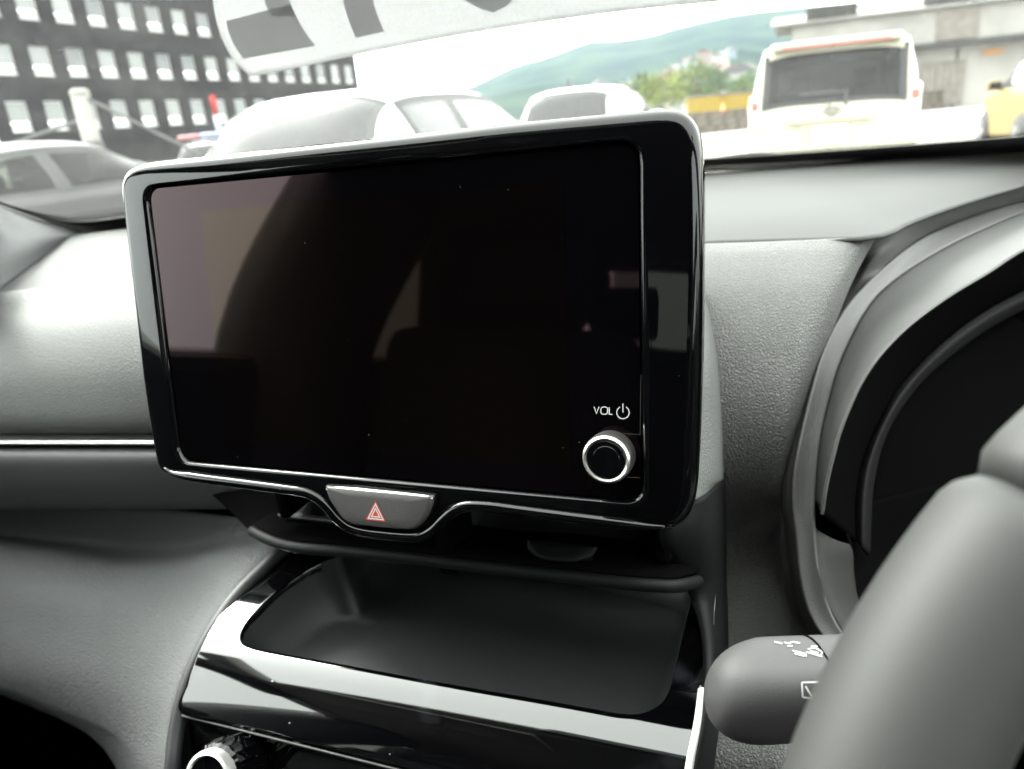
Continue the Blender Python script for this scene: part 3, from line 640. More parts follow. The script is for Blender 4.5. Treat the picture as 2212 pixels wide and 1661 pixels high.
for s in (-1, 1):
    X_ = XC+s*0.79
    pillar('front_pillar', [V((XC+s*0.79, 0.52, 1.08)), V((XC+s*0.755, 0.22, 1.27)), V((XC+s*0.70, -0.12, 1.45)), V((XC+s*0.69, -0.35, 1.475))], 0.045, 'cabin_plastic', 0.9)
    pillar('middle_pillar', [V((X_, -0.62, 0.5)), V((X_, -0.63, 1.08)), V((XC+s*0.68, -0.74, 1.47))], 0.15, 'cabin_plastic', 1.0)
    pillar('rear_pillar', [V((X_, -1.75, 1.05)), V((XC+s*0.73, -1.85, 1.25)), V((XC+s*0.66, -2.0, 1.45))], 0.14, 'cabin_plastic', 1.0)
    cab('front_door', (XC+s*0.80, 0.0, 0.70), (0.10, 1.18, 0.80), 'cabin_plastic', 0.03)
    cab('rear_door', (XC+s*0.80, -1.2, 0.70), (0.10, 1.08, 0.80), 'cabin_plastic', 0.03)
    cab('door_rail', (XC+s*0.675, -0.95, 1.485), (0.07, 2.0, 0.05), 'lining', 0.015)
    for (a, b, nm, gm) in ((0.45, -0.56, 'side_window', 'cabin_glass'), (-0.70, -1.10, 'rear_side_window', 'privacy_glass')):
        mesh(nm, [V((XC+s*0.80, a, 1.09)), V((XC+s*0.80, b, 1.09)), V((XC+s*0.685, b, 1.475)), V((XC+s*0.695, min(a, -0.15), 1.465)), V((XC+s*0.745, min(a, 0.2), 1.30))], [(0, 1, 2, 3, 4)], M[gm], cabin, smooth=False)
    cab('quarter_light_block', (XC+s*0.755, -1.46, 1.28), (0.08, 0.72, 0.42), 'cabin_plastic', 0.02)  # unseen panel added to block rear window light from the screen's reflection
    cab('sill', (XC+s*0.79, -0.6, 0.28), (0.14, 2.4, 0.10), 'cabin_plastic', 0.02)
cab('floor', (XC, -0.8, 0.24), (1.5, 3.2, 0.05), 'carpet')
cab('bulkhead', (XC, 0.86, 0.62), (1.66, 0.06, 0.76), 'deep')
cab('side_kick_panel', (XL-0.02, 0.62, 0.66), (0.06, 0.50, 0.84), 'deep'); cab('side_kick_panel', (XR+0.02, 0.62, 0.66), (0.06, 0.50, 0.84), 'deep')
cab('tailgate', (XC, -2.42, 0.72), (1.5, 0.1, 0.86), 'cabin_plastic', 0.03)
mesh('rear_window', [V((XC-0.62, -2.36, 1.15)), V((XC+0.62, -2.36, 1.15)), V((XC+0.55, -2.08, 1.45)), V((XC-0.55, -2.08, 1.45))], [(0, 1, 2, 3)], M['privacy_glass'], cabin, smooth=False)
cab('rear_header', (XC, -2.07, 1.475), (1.2, 0.10, 0.05), 'lining', 0.02)
for s in (-1, 1): cab('rear_quarter_panel', (XC+s*0.77, -2.05, 0.72), (0.12, 0.66, 0.86), 'cabin_plastic', 0.03)
mir = box('inside_mirror', (XC, -0.03, 1.40), (0.23, 0.03, 0.06), M['black'], cabin, 0.012)
for s, lab in ((-1, 'passenger'), (1, 'driver')):
    sv = box('sun_visor', (XC+s*0.36, -0.22, 1.452), (0.40, 0.16, 0.018), M['lining'], cabin, 0.006)
def seat(name, label, x, y, w=0.50, rear=False):
    t = thing(name, label, 'seat', (x, y, 0.27))
    b = box('cushion', (x, y+0.10, 0.54), (w, 0.52, 0.17), M['seat'], t, 0.05)
    Mb = Matrix.Translation((x, y-0.18, 0.60)) @ Matrix.Rotation(math.radians(14), 4, 'X')
    bb = box('backrest', (0, 0, 0.28), (w, 0.15, 0.60), M['seat'], t, 0.05, M=Mb)
    for k in ((0,) if not rear else (-0.4, 0.4)):
        Mh = Mb @ Matrix.Translation((k, -0.01, 0.70))
        box('headrest', (0, 0, 0), (0.27, 0.10, 0.17), M['seat'], t, 0.04, M=Mh)
        for s in (-0.06, 0.06): tube('headrest_post', [Mh @ V((s, 0, -0.16)), Mh @ V((s, 0, -0.05))], 0.006, M['black'], t, 8, hint=V((0, 1, 0)))
    box('seat_base', (x, y+0.08, 0.36), (w*0.85, 0.44, 0.18), M['cabin_plastic'], t, 0.02)
seat('front_seat', 'dark cloth passenger seat beside the viewer', XC-0.36, -0.42)
seat('front_seat', 'dark cloth driver seat behind the steering wheel', XC+0.38, -0.50)
seat('rear_seat', 'dark cloth rear bench across the back of the cabin', XC, -1.42, 1.25, True)

# ---- windscreen
wscr = thing('windscreen', 'raked windscreen above the dashboard with black dotted lower edge', 'windscreen', (XC, 0.86, 1.12))
g = [[ws(-1+2*i/40, -0.10+1.11*k/30) for i in range(41)] for k in range(31)]
wv_, wf_ = [p for r in g for p in r], grid_faces(31, 41)
wglass = mesh('glass', wv_, wf_, M['windscreen'], wscr, flip_to=CAM)
WSB = BVHTree.FromPolygons(wv_, wf_)
def on_ws(x, y, off=0.0):
    q = ray(x, y).normalized(); h = WSB.ray_cast(CAM, q)
    return (h[0]-q*off) if h[0] is not None else None
def frit(name, up_px, n):
    up = [on_ws(*p, 0.003) for p in up_px]; up = [p for p in up if p]
    up = arc_resample(cr(up, 80), n); rows = []
    nrm = V((0, -0.35, 0.94))
    low = []
    for p in up:
        s = (p.x-XC)/0.75; low.append(ws(max(-1, min(1, s)), -0.06) - nrm*0.003)
    return sheet(name, [up, [lerp(a, b, 0.5) for a, b in zip(up, low)], low], M['frit'], wscr, n, 6, 0.001, arc=False), up
_, upR = frit('frit_band', [(1380, 356), (1450, 351), (1520, 345), (1700, 334), (1900, 320), (2060, 308), (2212, 296), (2300, 289)], 60)
_, upL = frit('frit_band', [(-60, 412), (0, 440), (50, 455), (100, 470), (150, 479), (200, 478), (275, 468), (380, 455), (520, 440)], 50)
def dots(name, line, n, rws, step, size, back):
    jv, jf = [], []
    line = arc_resample(line, n)
    for r_ in range(rws):
        for i, p in enumerate(line):
            q = p + V((0, -0.90, 0.42)).normalized()*(step*(r_+0.4)) + ((line[min(i+1, n-1)]-line[max(i-1, 0)])*0.25 if r_ % 2 else V((0, 0, 0)))
            h = WSB.find_nearest(q); q = h[0] + (CAM-h[0]).normalized()*0.002; nn = h[1]
            a = nn.orthogonal().normalized(); b = nn.cross(a); s = size*(1-0.75*r_/rws); k0 = len(jv)
            for k in range(6): w = math.pi/3*k; jv.append(q+a*(math.cos(w)*s)+b*(math.sin(w)*s))
            jf.append(tuple(range(k0, k0+6)))
    o = mesh(name, jv, jf, M['frit'], wscr, smooth=False); o['kind'] = 'stuff'
dots('frit_dots', upR, 210, 4, 0.0030, 0.00125, 0); dots('frit_dots', upL, 130, 7, 0.0042, 0.0016, 0)
wip = thing('windscreen_wiper', 'black wiper blade lying low outside the windscreen right of the screen', 'wiper', on_ws(1620, 334, -0.01))
tube('rubber', cr([on_ws(*p, -0.010) for p in ((1545, 345), (1600, 337), (1655, 335), (1710, 343))], 16), 0.0022, M['rubber'], wip, 8)
tube('arm', cr([on_ws(*p, -0.016) for p in ((1625, 341), (1680, 346), (1740, 356))], 12), 0.0025, M['rubber'], wip, 8)

# ---- paper sheet on the inside of the windscreen
def paper_mat(nm='backlit_paper', lo=(0.14, 0.14, 0.141, 1), hi=(0.22, 0.22, 0.221, 1), dif=0.70):
    m = bpy.data.materials.new(nm); m.use_nodes = True; N, L = m.node_tree.nodes, m.node_tree.links; N.remove(N['Principled BSDF'])
    tc = N.new('ShaderNodeTexCoord'); mp = N.new('ShaderNodeMapping'); mp.inputs['Scale'].default_value = (1.0, 0.45, 0.45); mp.inputs['Rotation'].default_value = (0, 0, 0.5)
    n = N.new('ShaderNodeTexNoise'); n.inputs['Scale'].default_value = 620; n.inputs['Detail'].default_value = 4; n.inputs['Roughness'].default_value = 0.65
    L.new(tc.outputs['Object'], mp.inputs[0]); L.new(mp.outputs[0], n.inputs['Vector'])
    r = N.new('ShaderNodeValToRGB'); r.color_ramp.elements[0].position = 0.3; r.color_ramp.elements[1].position = 0.7
    r.color_ramp.elements[0].color = lo; r.color_ramp.elements[1].color = hi
    L.new(n.outputs['Fac'], r.inputs[0])
    tl = N.new('ShaderNodeBsdfTranslucent'); L.new(r.outputs[0], tl.inputs[0])
    df = N.new('ShaderNodeBsdfDiffuse'); df.inputs[0].default_value = (dif, dif, dif, 1)
    ad = N.new('ShaderNodeAddShader'); L.new(tl.outputs[0], ad.inputs[0]); L.new(df.outputs[0], ad.inputs[1]); L.new(ad.outputs[0], N['Material Output'].inputs[0])
    return m
M['paper'] = paper_mat()
M['ink'] = paper_mat('grey_print', (0.17, 0.17, 0.172, 1), (0.19, 0.19, 0.192, 1), 0.45)
paper = thing('paper_notice', 'white paper notice with large grey characters curling on the windscreen', 'paper', on_ws(1000, 60, 0.02))
# sheet coordinates: a along the lower edge (left to right), b up the sheet
curl = [(540, 166), (500, 122), (478, 78), (465, 35), (459, -10), (456, -60), (454, -120)]
edge = [(540, 166), (640, 146), (760, 121), (900, 93), (1000, 75), (1150, 51), (1300, 30), (1440, 14), (1560, 3), (1720, -12)]
def pap(a, b):                                  # a 0..1, b 0..1
    L0 = V((*cr([V((*p, 0)) for p in curl], 61)[round(b*60)][:2],)) if False else None
    return None
NA, NB = 60, 24
cl_ = cr([V((x, y, 0)) for x, y in curl], NB); eg_ = arc_resample(cr([V((x, y, 0)) for x, y in edge], 200), NA)
def pap_px(i, j):
    k = i/(NA-1); p = eg_[i] + (cl_[j]-cl_[0])*(1-k) + V((-10-30*k, -286, 0))*(j/(NB-1))*k; return p
gp = []
for jn in range(NB):
    r_ = []
    for i in range(NA):
        p = pap_px(i, jn); k = i/(NA-1); b = jn/(NB-1)
        off = 0.012 + 0.030*math.exp(-k*9)*(1-b)**2 + 0.010*math.exp(-b*5)
        r_.append(on_ws(p.x, p.y, off) or V((0, 0, 0)))
    gp.append(r_)
pv, pf = [p for r in gp for p in r], grid_faces(NB, NA)
po = mesh('sheet', pv, pf, M['paper'], paper, flip_to=CAM); solid(po, 0.0002)
PB = BVHTree.FromPolygons(pv, pf)
def print_poly(name, pxs, m, parent, off=0.0008, bvh=None, sub=14):
    # flat print following the sheet: grid between two boundary lines
    A, B = pxs; A = arc_resample(cr([V((*p, 0)) for p in A], 60), sub); B = arc_resample(cr([V((*p, 0)) for p in B], 60), sub)
    vv = []
    for k in range(sub):
        for l in range(sub):
            p = lerp(A[l], B[l], k/(sub-1)); q = ray(p.x, p.y).normalized(); h = bvh.ray_cast(CAM, q); vv.append((h[0] if h[0] else dd(p.x, p.y, 0.5)) - q*off)
    return mesh(name, vv, grid_faces(sub, sub), m, parent, flip_to=CAM)
print_poly('printed_character', [[(489, 46), (495, 75), (510, 103), (526, 128)], [(568, 27), (590, 55), (630, 95), (680, 100)]], M['ink'], paper, bvh=PB) if False else None
print_poly('printed_character', [[(489, 45), (494, 70), (506, 98), (526, 127)], [(628, 8), (640, 35), (657, 66), (681, 99)]], M['ink'], paper, bvh=PB)
print_poly('printed_character', [[(560, -40), (572, 5), (580, 22), (588, 33)], [(610, -40), (624, 0), (632, 20), (640, 36)]], M['ink'], paper, 0.0012, PB)
print_poly('printed_character', [[(737, -40), (742, 5), (752, 40), (768, 82)], [(798, -40), (806, 0), (816, 35), (830, 68)]], M['ink'], paper, bvh=PB)
print_poly('printed_character', [[(985, -40), (1000, -5), (1030, 15), (1065, 27)], [(1120, -60), (1108, -10), (1098, 10), (1068, 26)]], M['ink'], paper, bvh=PB)

# ---- dashboard
dash = thing('dashboard', 'dark grey dashboard with soft pads, chrome strip, storage tray and instrument hood', 'dashboard', (XC, 0.5, 0.5))
# full width top, from under the windscreen to the front crease
back_px = [(-110, 420), (60, 505), (160, 506), (275, 494), (420, 478), (700, 450), (1000, 422), (1300, 396), (1520, 376), (1850, 351), (2212, 326), (2420, 312)]
rb = [on_line(x, y, dash_back) for x, y in back_px[1:]]
rb = [V((-0.93, 0.60, 1.105))] + rb + [V((XR+0.02, 0.52, 1.10))]
def front_y(x): return 0.40 if x < -0.35 else lerp(0.40, 0.505, sstep(-0.35, -0.07, x))
fr_px = [(0, 640), (150, 622), (290, 605), (560, 585), (900, 562), (1250, 540), (1520, 526), (1720, 520), (1892, 514)]
rf_ = [on_line(x, y, front_y) for x, y in fr_px]
rf_ = [p-V((0, 0, 0.004*sstep(-0.25, -0.38, p.x) if False else 0.004*(1-sstep(-0.38, -0.25, p.x)))) for p in rf_]
rf_ = [V((-0.93, 0.40, rf_[0].z-0.002))] + rf_ + [zz(1960, 486, 1.114), zz(2060, 448, 1.117), zz(2212, 402, 1.120), zz(2380, 362, 1.123), V((0.45, 0.66, 1.11)), V((XR+0.02, 0.48, 1.10))]
rbx = arc_resample(cr(rb, 200), 60); rfx = arc_resample(cr(rf_, 200), 60)
ra = [p+V((0, 0.05, -0.03)) for p in rbx]
r1 = [lerp(a, b, 0.35) for a, b in zip(rbx, rfx)]; r2 = [lerp(a, b, 0.75)+V((0, 0, 0.002)) for a, b in zip(rbx, rfx)]
sheet('top_pad', [ra, rbx, r1, r2, rfx], M['soft_top'], dash, 90, 40, 0.0015, arc=False)
# passenger side face
colx = [-900, -420, -150, 0, 160, 325, 470, 620]
def row(py, ys, dpy=0.0): return [yy(x, py - dpy*(max(-0.5, x/325) if x < 325 else 1), y) for x, y in zip(colx, [ys]*8)]
sheet('passenger_pad', [[p-V((0, 0, 0.004)) for p in row(626, 0.445, 34)], row(631, 0.428, 34), [p+V((0, 0, 0.0008)) for p in row(640, 0.406, 34)], row(668, 0.385, 34), row(720, 0.360, 25), row(800, 0.343, 12), row(880, 0.337, 3), row(920, 0.338), row(934, 0.345), row(938, 0.365)], M['soft'], dash, 60, 44, 0.004)
sheet('strip_backing', [row(928, 0.362), row(950, 0.364), row(980, 0.364)], M['deep'], dash, 30, 6, 0.002)
sheet('chrome_strip', [row(939, 0.3545), row(940, 0.3535), row(948, 0.3475), row(956, 0.3425), row(958, 0.3425), row(959.5, 0.346)], M['chrome'], dash, 40, 16, 0.002)
sheet('lower_pad', [row(964, 0.362), row(967, 0.350), row(980, 0.342), row(1010, 0.341), row(1060, 0.350), row(1092, 0.368), row(1100, 0.39)], M['soft_dark'], dash, 50, 30, 0.004)
# glovebox bulge flowing into the console
edge_c = [(628, 1160, 0.350), (562, 1222, 0.322), (492, 1293, 0.296), (432, 1383, 0.272), (388, 1480, 0.252), (364, 1580, 0.236), (356, 1665, 0.224), (352, 1780, 0.212)]
def er(k): x, y, v = edge_c[k]; return (x, y, v)
GR = [
 [(-850, 1088, .435), (-150, 1090, .435), (100, 1094, .435), (300, 1100, .43), (480, 1115, .40), (580, 1130, .375), (640, 1148, .36)],
 [(-850, 1140, .445), (-150, 1150, .445), (100, 1164, .445), (300, 1185, .435), (450, 1172, .40), (560, 1160, .368), (628, 1160, .350)],
 [(-850, 1165, .398), (-150, 1172, .398), (60, 1188, .396), (240, 1222, .385), (370, 1226, .365), (480, 1205, .342), (562, 1222, .322)],
 [(-850, 1215, .366), (-150, 1235, .364), (50, 1258, .358), (220, 1290, .348), (340, 1300, .336), (430, 1295, .318), (492, 1293, .296)],
 [(-850, 1290, .346), (-150, 1315, .343), (40, 1345, .336), (190, 1378, .326), (300, 1395, .312), (380, 1395, .294), (432, 1383, .272)],
 [(-850, 1370, .334), (-150, 1395, .330), (20, 1425, .322), (160, 1462, .311), (270, 1490, .296), (340, 1495, .276), (388, 1480, .252)],
 [(-850, 1420, .333), (-150, 1445, .330), (10, 1475, .322), (150, 1530, .311), (250, 1575, .292), (320, 1595, .264), (364, 1580, .236)],
 [(-850, 1435, .345), (-150, 1462, .342), (5, 1496, .335), (146, 1552, .322), (240, 1602, .303), (305, 1665, .262), (356, 1665, .224)],
 [(-850, 1438, .40), (-150, 1470, .40), (5, 1505, .40), (146, 1562, .385), (235, 1622, .355), (290, 1760, .29), (352, 1780, .212)],
]
sheet('glovebox_panel', [[yy(*p) for p in r] for r in GR], M['lower'], dash, 70, 70, 0.004)
ed = [yy(*p) for p in edge_c]
tube('console_edge_bead', arc_resample(cr([p+V((0.004, 0.002, 0.0)) for p in ed], 100), 60), 0.0045, M['black'], dash, 12)
# pillar base at the far left
ptop = [on_ws(x, y, 0.012) or dd(x, y, 0.8) for x, y in ((-60, 416), (0, 444), (70, 470), (130, 487), (182, 501))]
pbot = [zz(x, y, 1.1125) for x, y in ((-60, 645), (0, 608), (50, 572), (110, 533), (180, 506))]
ptop = [V((-0.945, 0.36, 1.235)), V((-0.94, 0.46, 1.19))] + ptop; pbot = [V((-0.945, 0.36, 1.10)), V((-0.74, 0.375, 1.106))] + pbot
PLR = [ptop, [lerp(a, b, 0.35)+V((0.004, -0.004, 0.010*max(0, 1-k/6))) for k, (a, b) in enumerate(zip(ptop, pbot))], [lerp(a, b, 0.75)+V((0.006, -0.004, 0.012*max(0, 1-k/6))) for k, (a, b) in enumerate(zip(ptop, pbot))], [p-V((0, 0, 0.006)) for p in pbot]]
sheet('pillar_base', PLR, mat('pillar_trim_plastic', (0.018, 0.0185, 0.019), 0.7, ior=1.25, grain=('noise', 900, 0.3, 0.0006)), dash, 40, 24, 0.002)
# leather panel between screen and instrument hood
LP = [[(1440, 530, .505), (1520, 526, .505), (1620, 523, .505), (1720, 519, .505), (1820, 515, .505), (1884, 513, .508), (1893, 514, .515)],
      [(1440, 560, .485), (1525, 560, .485), (1625, 556, .485), (1720, 553, .486), (1800, 551, .488), (1855, 556, .492), (1867, 558, .505)],
      [(1440, 640, .455), (1535, 640, .455), (1625, 638, .455), (1705, 637, .456), (1770, 637, .458), (1812, 644, .464), (1825, 648, .48)],
      [(1450, 760, .432), (1550, 760, .432), (1625, 760, .432), (1690, 760, .433), (1740, 762, .435), (1768, 768, .442), (1780, 774, .46)],
      [(1460, 900, .420), (1558, 900, .420), (1620, 900, .420), (1675, 902, .420), (1715, 905, .423), (1736, 912, .430), (1746, 920, .448)],
      [(1460, 1040, .428), (1560, 1040, .428), (1615, 1042, .428), (1665, 1045, .428), (1700, 1050, .431), (1716, 1056, .438), (1724, 1062, .456)],
      [(1460, 1180, .462), (1562, 1180, .462), (1615, 1183, .462), (1665, 1186, .462), (1700, 1190, .45), (1714, 1196, .456), (1722, 1200, .47)],
      [(1460, 1290, .450), (1562, 1290, .450), (1615, 1293, .450), (1670, 1296, .450), (1712, 1300, .452), (1728, 1306, .458), (1737, 1312, .47)],
      [(1460, 1400, .415), (1560, 1400, .415), (1620, 1403, .415), (1685, 1406, .416), (1740, 1410, .42), (1775, 1415, .43), (1800, 1420, .445)],
      [(1460, 1520, .345), (1545, 1520, .345), (1620, 1523, .345), (1700, 1526, .346), (1780, 1530, .35), (1820, 1535, .36), (1850, 1540, .38)],
      [(1440, 1640, .31), (1520, 1640, .31), (1620, 1643, .31), (1720, 1646, .31), (1800, 1650, .315), (1850, 1655, .325), (1890, 1660, .34)],
      [(1440, 1780, .30), (1500, 1780, .30), (1620, 1783, .30), (1720, 1786, .30), (1800, 1790, .305), (1850, 1795, .315), (1890, 1800, .33)]]
LP = [r[:4]+[(r[4][0]-14, r[4][1], r[4][2]), (r[5][0]-18, r[5][1], r[5][2]+0.002), (r[6][0], r[6][1], r[6][2]+0.012)] for r in LP]
sheet('leather_panel', [[yy(*p) for p in r] for r in LP], M['leather'], dash, 50, 90, 0.003)
# instrument hood
A_out = [(2420, 385, .70), (2300, 412, .66), (2212, 435, .62), (2134, 456, .585), (2050, 486, .555), (1986, 517, .53), (1923, 566, .502), (1859, 627, .478), (1817, 682, .462), (1779, 758, .450), (1754, 843, .440), (1733, 927, .434), (1716, 1012, .430), (1711, 1080, .428), (1719, 1160, .424), (1728, 1250, .420), (1750, 1330, .412), (1787, 1384, .40), (1850, 1440, .39)]
A_in = [(2420, 402, .68), (2300, 432, .64), (2212, 458, .60), (2134, 490, .565), (2050, 530, .535), (1965, 581, .507), (1902, 632, .486), (1864, 682, .470), (1830, 750, .455), (1809, 801, .447), (1792, 864, .440), (1777, 927, .434), (1769, 991, .430), (1761, 1080, .425), (1760, 1135, .421), (1768, 1230, .416), (1790, 1310, .408), (1822, 1370, .398), (1880, 1430, .388)]
def dl(L_, k=0.0): return [dd(x, y, d+k) for x, y, d in L_]
# filler from the leather edge up to the band: top_pad side strip
fo = [(2420, 352, .80), (2300, 375, .76), (2212, 394, .72), (2120, 420, .68), (2030, 452, .645), (1960, 481, .615), (1885, 519, .565), (1830, 605, .50), (1790, 680, .478), (1755, 758, .463), (1730, 843, .452), (1708, 927, .446), (1692, 1012, .442), (1688, 1080, .440), (1698, 1165, .436), (1708, 1256, .432), (1732, 1338, .424), (1770, 1395, .41), (1835, 1452, .40)]
fow = [zz(x, y, z) for x, y, z in ((2420, 349, 1.122), (2300, 378, 1.120), (2212, 400, 1.118), (2120, 428, 1.1165), (2040, 455, 1.115), (1960, 484, 1.112), (1890, 516, 1.110))] + dl(fo, .01)[7:]
aow = dl(A_out); midw = [lerp(a, b, 0.5)+(CAM-a).normalized()*0.002 for a, b in zip(fow, aow)]
sheet('hood_skirt', [fow, midw, aow], M['hood_light'], dash, 90, 12, 0.003)
amid = [((a[0]+b[0])/2, (a[1]+b[1])/2, (a[2]+b[2])/2+0.001) for a, b in zip(A_out, A_in)]
sheet('hood_band', [dl(A_out, -.001), dl(amid, -.0015), dl(A_in, -.001)], M['trim'], dash, 110, 10, 0.003)
Ain2 = A_in[:14]
B_in = [(2420, 470, .52), (2300, 505, .495), (2212, 539, .470), (2134, 589, .450), (2050, 640, .432), (1965, 703, .415), (1902, 767, .402), (1859, 830, .394), (1830, 893, .388), (1812, 940, .385), (1800, 985, .383), (1790, 1025, .382), (1781, 1070, .381), (1776, 1110, .381)]
bm1 = [(lerp(a[0], b[0], .35), lerp(a[1], b[1], .35), lerp(a[2], b[2], .30)-0.003) for a, b in zip(Ain2, B_in)]
bm2 = [(lerp(a[0], b[0], .75), lerp(a[1], b[1], .75), lerp(a[2], b[2], .75)-0.003) for a, b in zip(Ain2, B_in)]
bm3 = [(b[0]+1.5, b[1]+1.5, b[2]+0.005) for b in B_in]; bm4 = [(b[0]+2.5, b[1]+2.5, b[2]+0.016) for b in B_in]
hood = sheet('instrument_hood', [dl(Ain2, -.001), dl(bm1), dl(bm2), dl(B_in), dl(bm3), dl(bm4)], M['hood_light'], dash, 110, 30, 0.0012)
D_out = [(2420, 540, .60), (2300, 585, .58), (2212, 627, .56), (2134, 668, .545), (2060, 720, .53), (1990, 783, .515), (1940, 840, .505), (1905, 900, .497), (1881, 950, .492), (1868, 985, .489), (1859, 1012, .487), (1853, 1050, .485), (1849, 1090, .483), (1850, 1170, .48)]
cm = [(lerp(a[0], b[0], .5), lerp(a[1], b[1], .5), lerp(a[2], b[2], .55)) for a, b in zip(B_in, D_out)]
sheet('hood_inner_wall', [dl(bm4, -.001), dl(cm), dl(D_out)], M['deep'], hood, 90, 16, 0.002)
D_in = [(2420, 580, .60), (2300, 628, .58), (2212, 670, .56), (2134, 713, .545), (2060, 766, .53), (2000, 818, .515), (1958, 868, .505), (1928, 915, .497), (1910, 955, .492), (1899, 990, .489), (1893, 1020, .487), (1887, 1055, .485), (1884, 1095, .483), (1880, 1200, .478)]
dm = [((a[0]+b[0])/2, (a[1]+b[1])/2, a[2]-0.006) for a, b in zip(D_out, D_in)]
sheet('gauge_lip', [dl(D_out, -.001), dl(dm), dl(D_in, .002)], M['lip'], hood, 90, 10, 0.002)
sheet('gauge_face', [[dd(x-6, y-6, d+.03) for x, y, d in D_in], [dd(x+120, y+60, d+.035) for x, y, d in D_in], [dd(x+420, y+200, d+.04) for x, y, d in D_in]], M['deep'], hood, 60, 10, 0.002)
# the far half of the hood, beyond the wheel
for o in [c for c in list(dash.children)+list(hood.children) if c.name.split('.')[0] in ('hood_skirt', 'hood_band', 'instrument_hood', 'hood_inner_wall', 'gauge_lip', 'gauge_face')]:
    x0 = max(v.co.x for v in o.data.vertices); c = o.copy(); c.data = o.data.copy(); col.objects.link(c)
    for v in c.data.vertices: v.co.x = 2*x0-v.co.x
    c.data.flip_normals()
# grey trim under the hood, beside the column
TR = [[dd(1756, 1118, .423), dd(1764, 1142, .423), dd(1800, 1164, .430), dd(1836, 1176, .44)],
      [dd(1758, 1170, .420), dd(1780, 1180, .420), dd(1812, 1190, .427), dd(1843, 1196, .438)],
      [dd(1766, 1232, .415), dd(1790, 1238, .416), dd(1818, 1242, .423), dd(1846, 1246, .434)],
      [dd(1790, 1312, .407), dd(1810, 1310, .408), dd(1835, 1308, .415), dd(1862, 1310, .426)],
      [dd(1840, 1395, .395), dd(1860, 1390, .396), dd(1890, 1386, .402), dd(1930, 1390, .41)]]
sheet('binnacle_trim', TR, mat('binnacle_plastic', (0.016, 0.0153, 0.015), 0.65, ior=1.3, grain=('noise', 1500, 0.5, 0.0006)), dash, 24, 30, 0.003)
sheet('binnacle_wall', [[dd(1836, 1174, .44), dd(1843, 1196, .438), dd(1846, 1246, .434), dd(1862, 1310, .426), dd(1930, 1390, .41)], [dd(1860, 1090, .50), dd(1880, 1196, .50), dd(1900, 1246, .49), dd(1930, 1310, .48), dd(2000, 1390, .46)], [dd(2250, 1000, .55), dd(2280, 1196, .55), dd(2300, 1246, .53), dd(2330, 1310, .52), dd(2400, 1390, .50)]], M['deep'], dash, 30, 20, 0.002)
# housing behind the screen, right hand side and body
HS = [[dd(1440, 560, .44), dd(1500, 590, .43), dd(1519, 620, .438), dd(1530, 650, .478)],
      [dd(1440, 760, .38), dd(1515, 760, .385), dd(1540, 765, .402), dd(1552, 770, .456)],
      [dd(1440, 900, .36), dd(1515, 900, .368), dd(1548, 902, .39), dd(1561, 905, .446)],
      [dd(1440, 1020, .35), dd(1515, 1020, .357), dd(1550, 1022, .38), dd(1564, 1020, .45)],
      [dd(1440, 1100, .345), dd(1512, 1076, .352), dd(1545, 1048, .385), dd(1565, 1034, .452)]]
sheet('screen_housing', HS, M['soft'], dash, 24, 40, 0.003)
HS2 = [[dd(1430, 1101, .350), dd(1512, 1078, .354), dd(1545, 1050, .387), dd(1566, 1036, .454)],
       [dd(1430, 1180, .352), dd(1510, 1160, .358), dd(1548, 1140, .39), dd(1568, 1130, .465)],
       [dd(1490, 1290, .385), dd(1522, 1280, .385), dd(1550, 1265, .405), dd(1570, 1250, .47)],
       [yy(1526, 1420, .298), yy(1540, 1420, .300), yy(1556, 1420, .33), yy(1574, 1420, .40)],
       [yy(1512, 1560, .266), yy(1524, 1560, .268), yy(1542, 1560, .295), yy(1562, 1560, .35)],
       [yy(1488, 1700, .240), yy(1498, 1700, .243), yy(1520, 1700, .265), yy(1545, 1700, .32)]]
sheet('console_side', HS2, M['vent'], dash, 20, 40, 0.003)
# black core behind everything so no daylight leaks through
for (c, s) in [((-0.18, 0.58, 0.96), (0.40, 0.06, 0.22)), ((-0.64, 0.56, 0.90), (0.52, 0.16, 0.24)), ((0.27, 0.70, 0.82), (0.56, 0.06, 0.44))]:
    box('dash_core', c, s, M['deep'], dash)
box('screen_light_block', (-0.185, 0.385, 1.085), (0.20, 0.12, 0.10), M['black'], dash, 0.01)  # hidden box added to stop daylight coming through behind the screen
box('vent_light_block', (-0.185, 0.335, 1.022), (0.27, 0.07, 0.012), M['deep'], dash, 0.003)  # unseen plate added to keep daylight out of the vent
box('footwell_panel', (-0.62, 0.60, 0.55), (0.70, 0.02, 0.50), M['carpet'], dash)

# ---- air vent under the screen
vent = mesh('air_vent', *box_data((-0.190, 0.372, 1.005), (0.24, 0.004, 0.075)), M['deep'], dash, smooth=False)
bar_px = [(545, 1147, .310), (580, 1165, .300), (640, 1182, .292), (760, 1193, .291), (900, 1207, .291), (1050, 1226, .291), (1200, 1243, .291), (1330, 1258, .292), (1400, 1264, .295), (1460, 1266, .302), (1508, 1256, .322)]
bar = [yy(*p) for p in bar_px]
tube('vent_bar', arc_resample(cr(bar, 140), 80), 0.0030, M['vent'], vent, 16, 1.1)
sheet('vent_lower_shroud', [[p+V((0, 0.004, -0.004)) for p in bar], [p+V((0, 0.030, -0.016)) for p in bar], [p+V((0, 0.07, -0.022)) for p in bar]], M['vent'], vent, 60, 10, 0.003, toward=V((-.18, .3, .6)))
sheet('vent_floor', [[p+V((0, 0.002, 0.004)) for p in bar], [p+V((0, 0.03, 0.0)) for p in bar], [p+V((0, 0.075, -0.004)) for p in bar]], M['deep'], vent, 60, 8, 0.002, toward=V((-.18, .3, 1.6)))
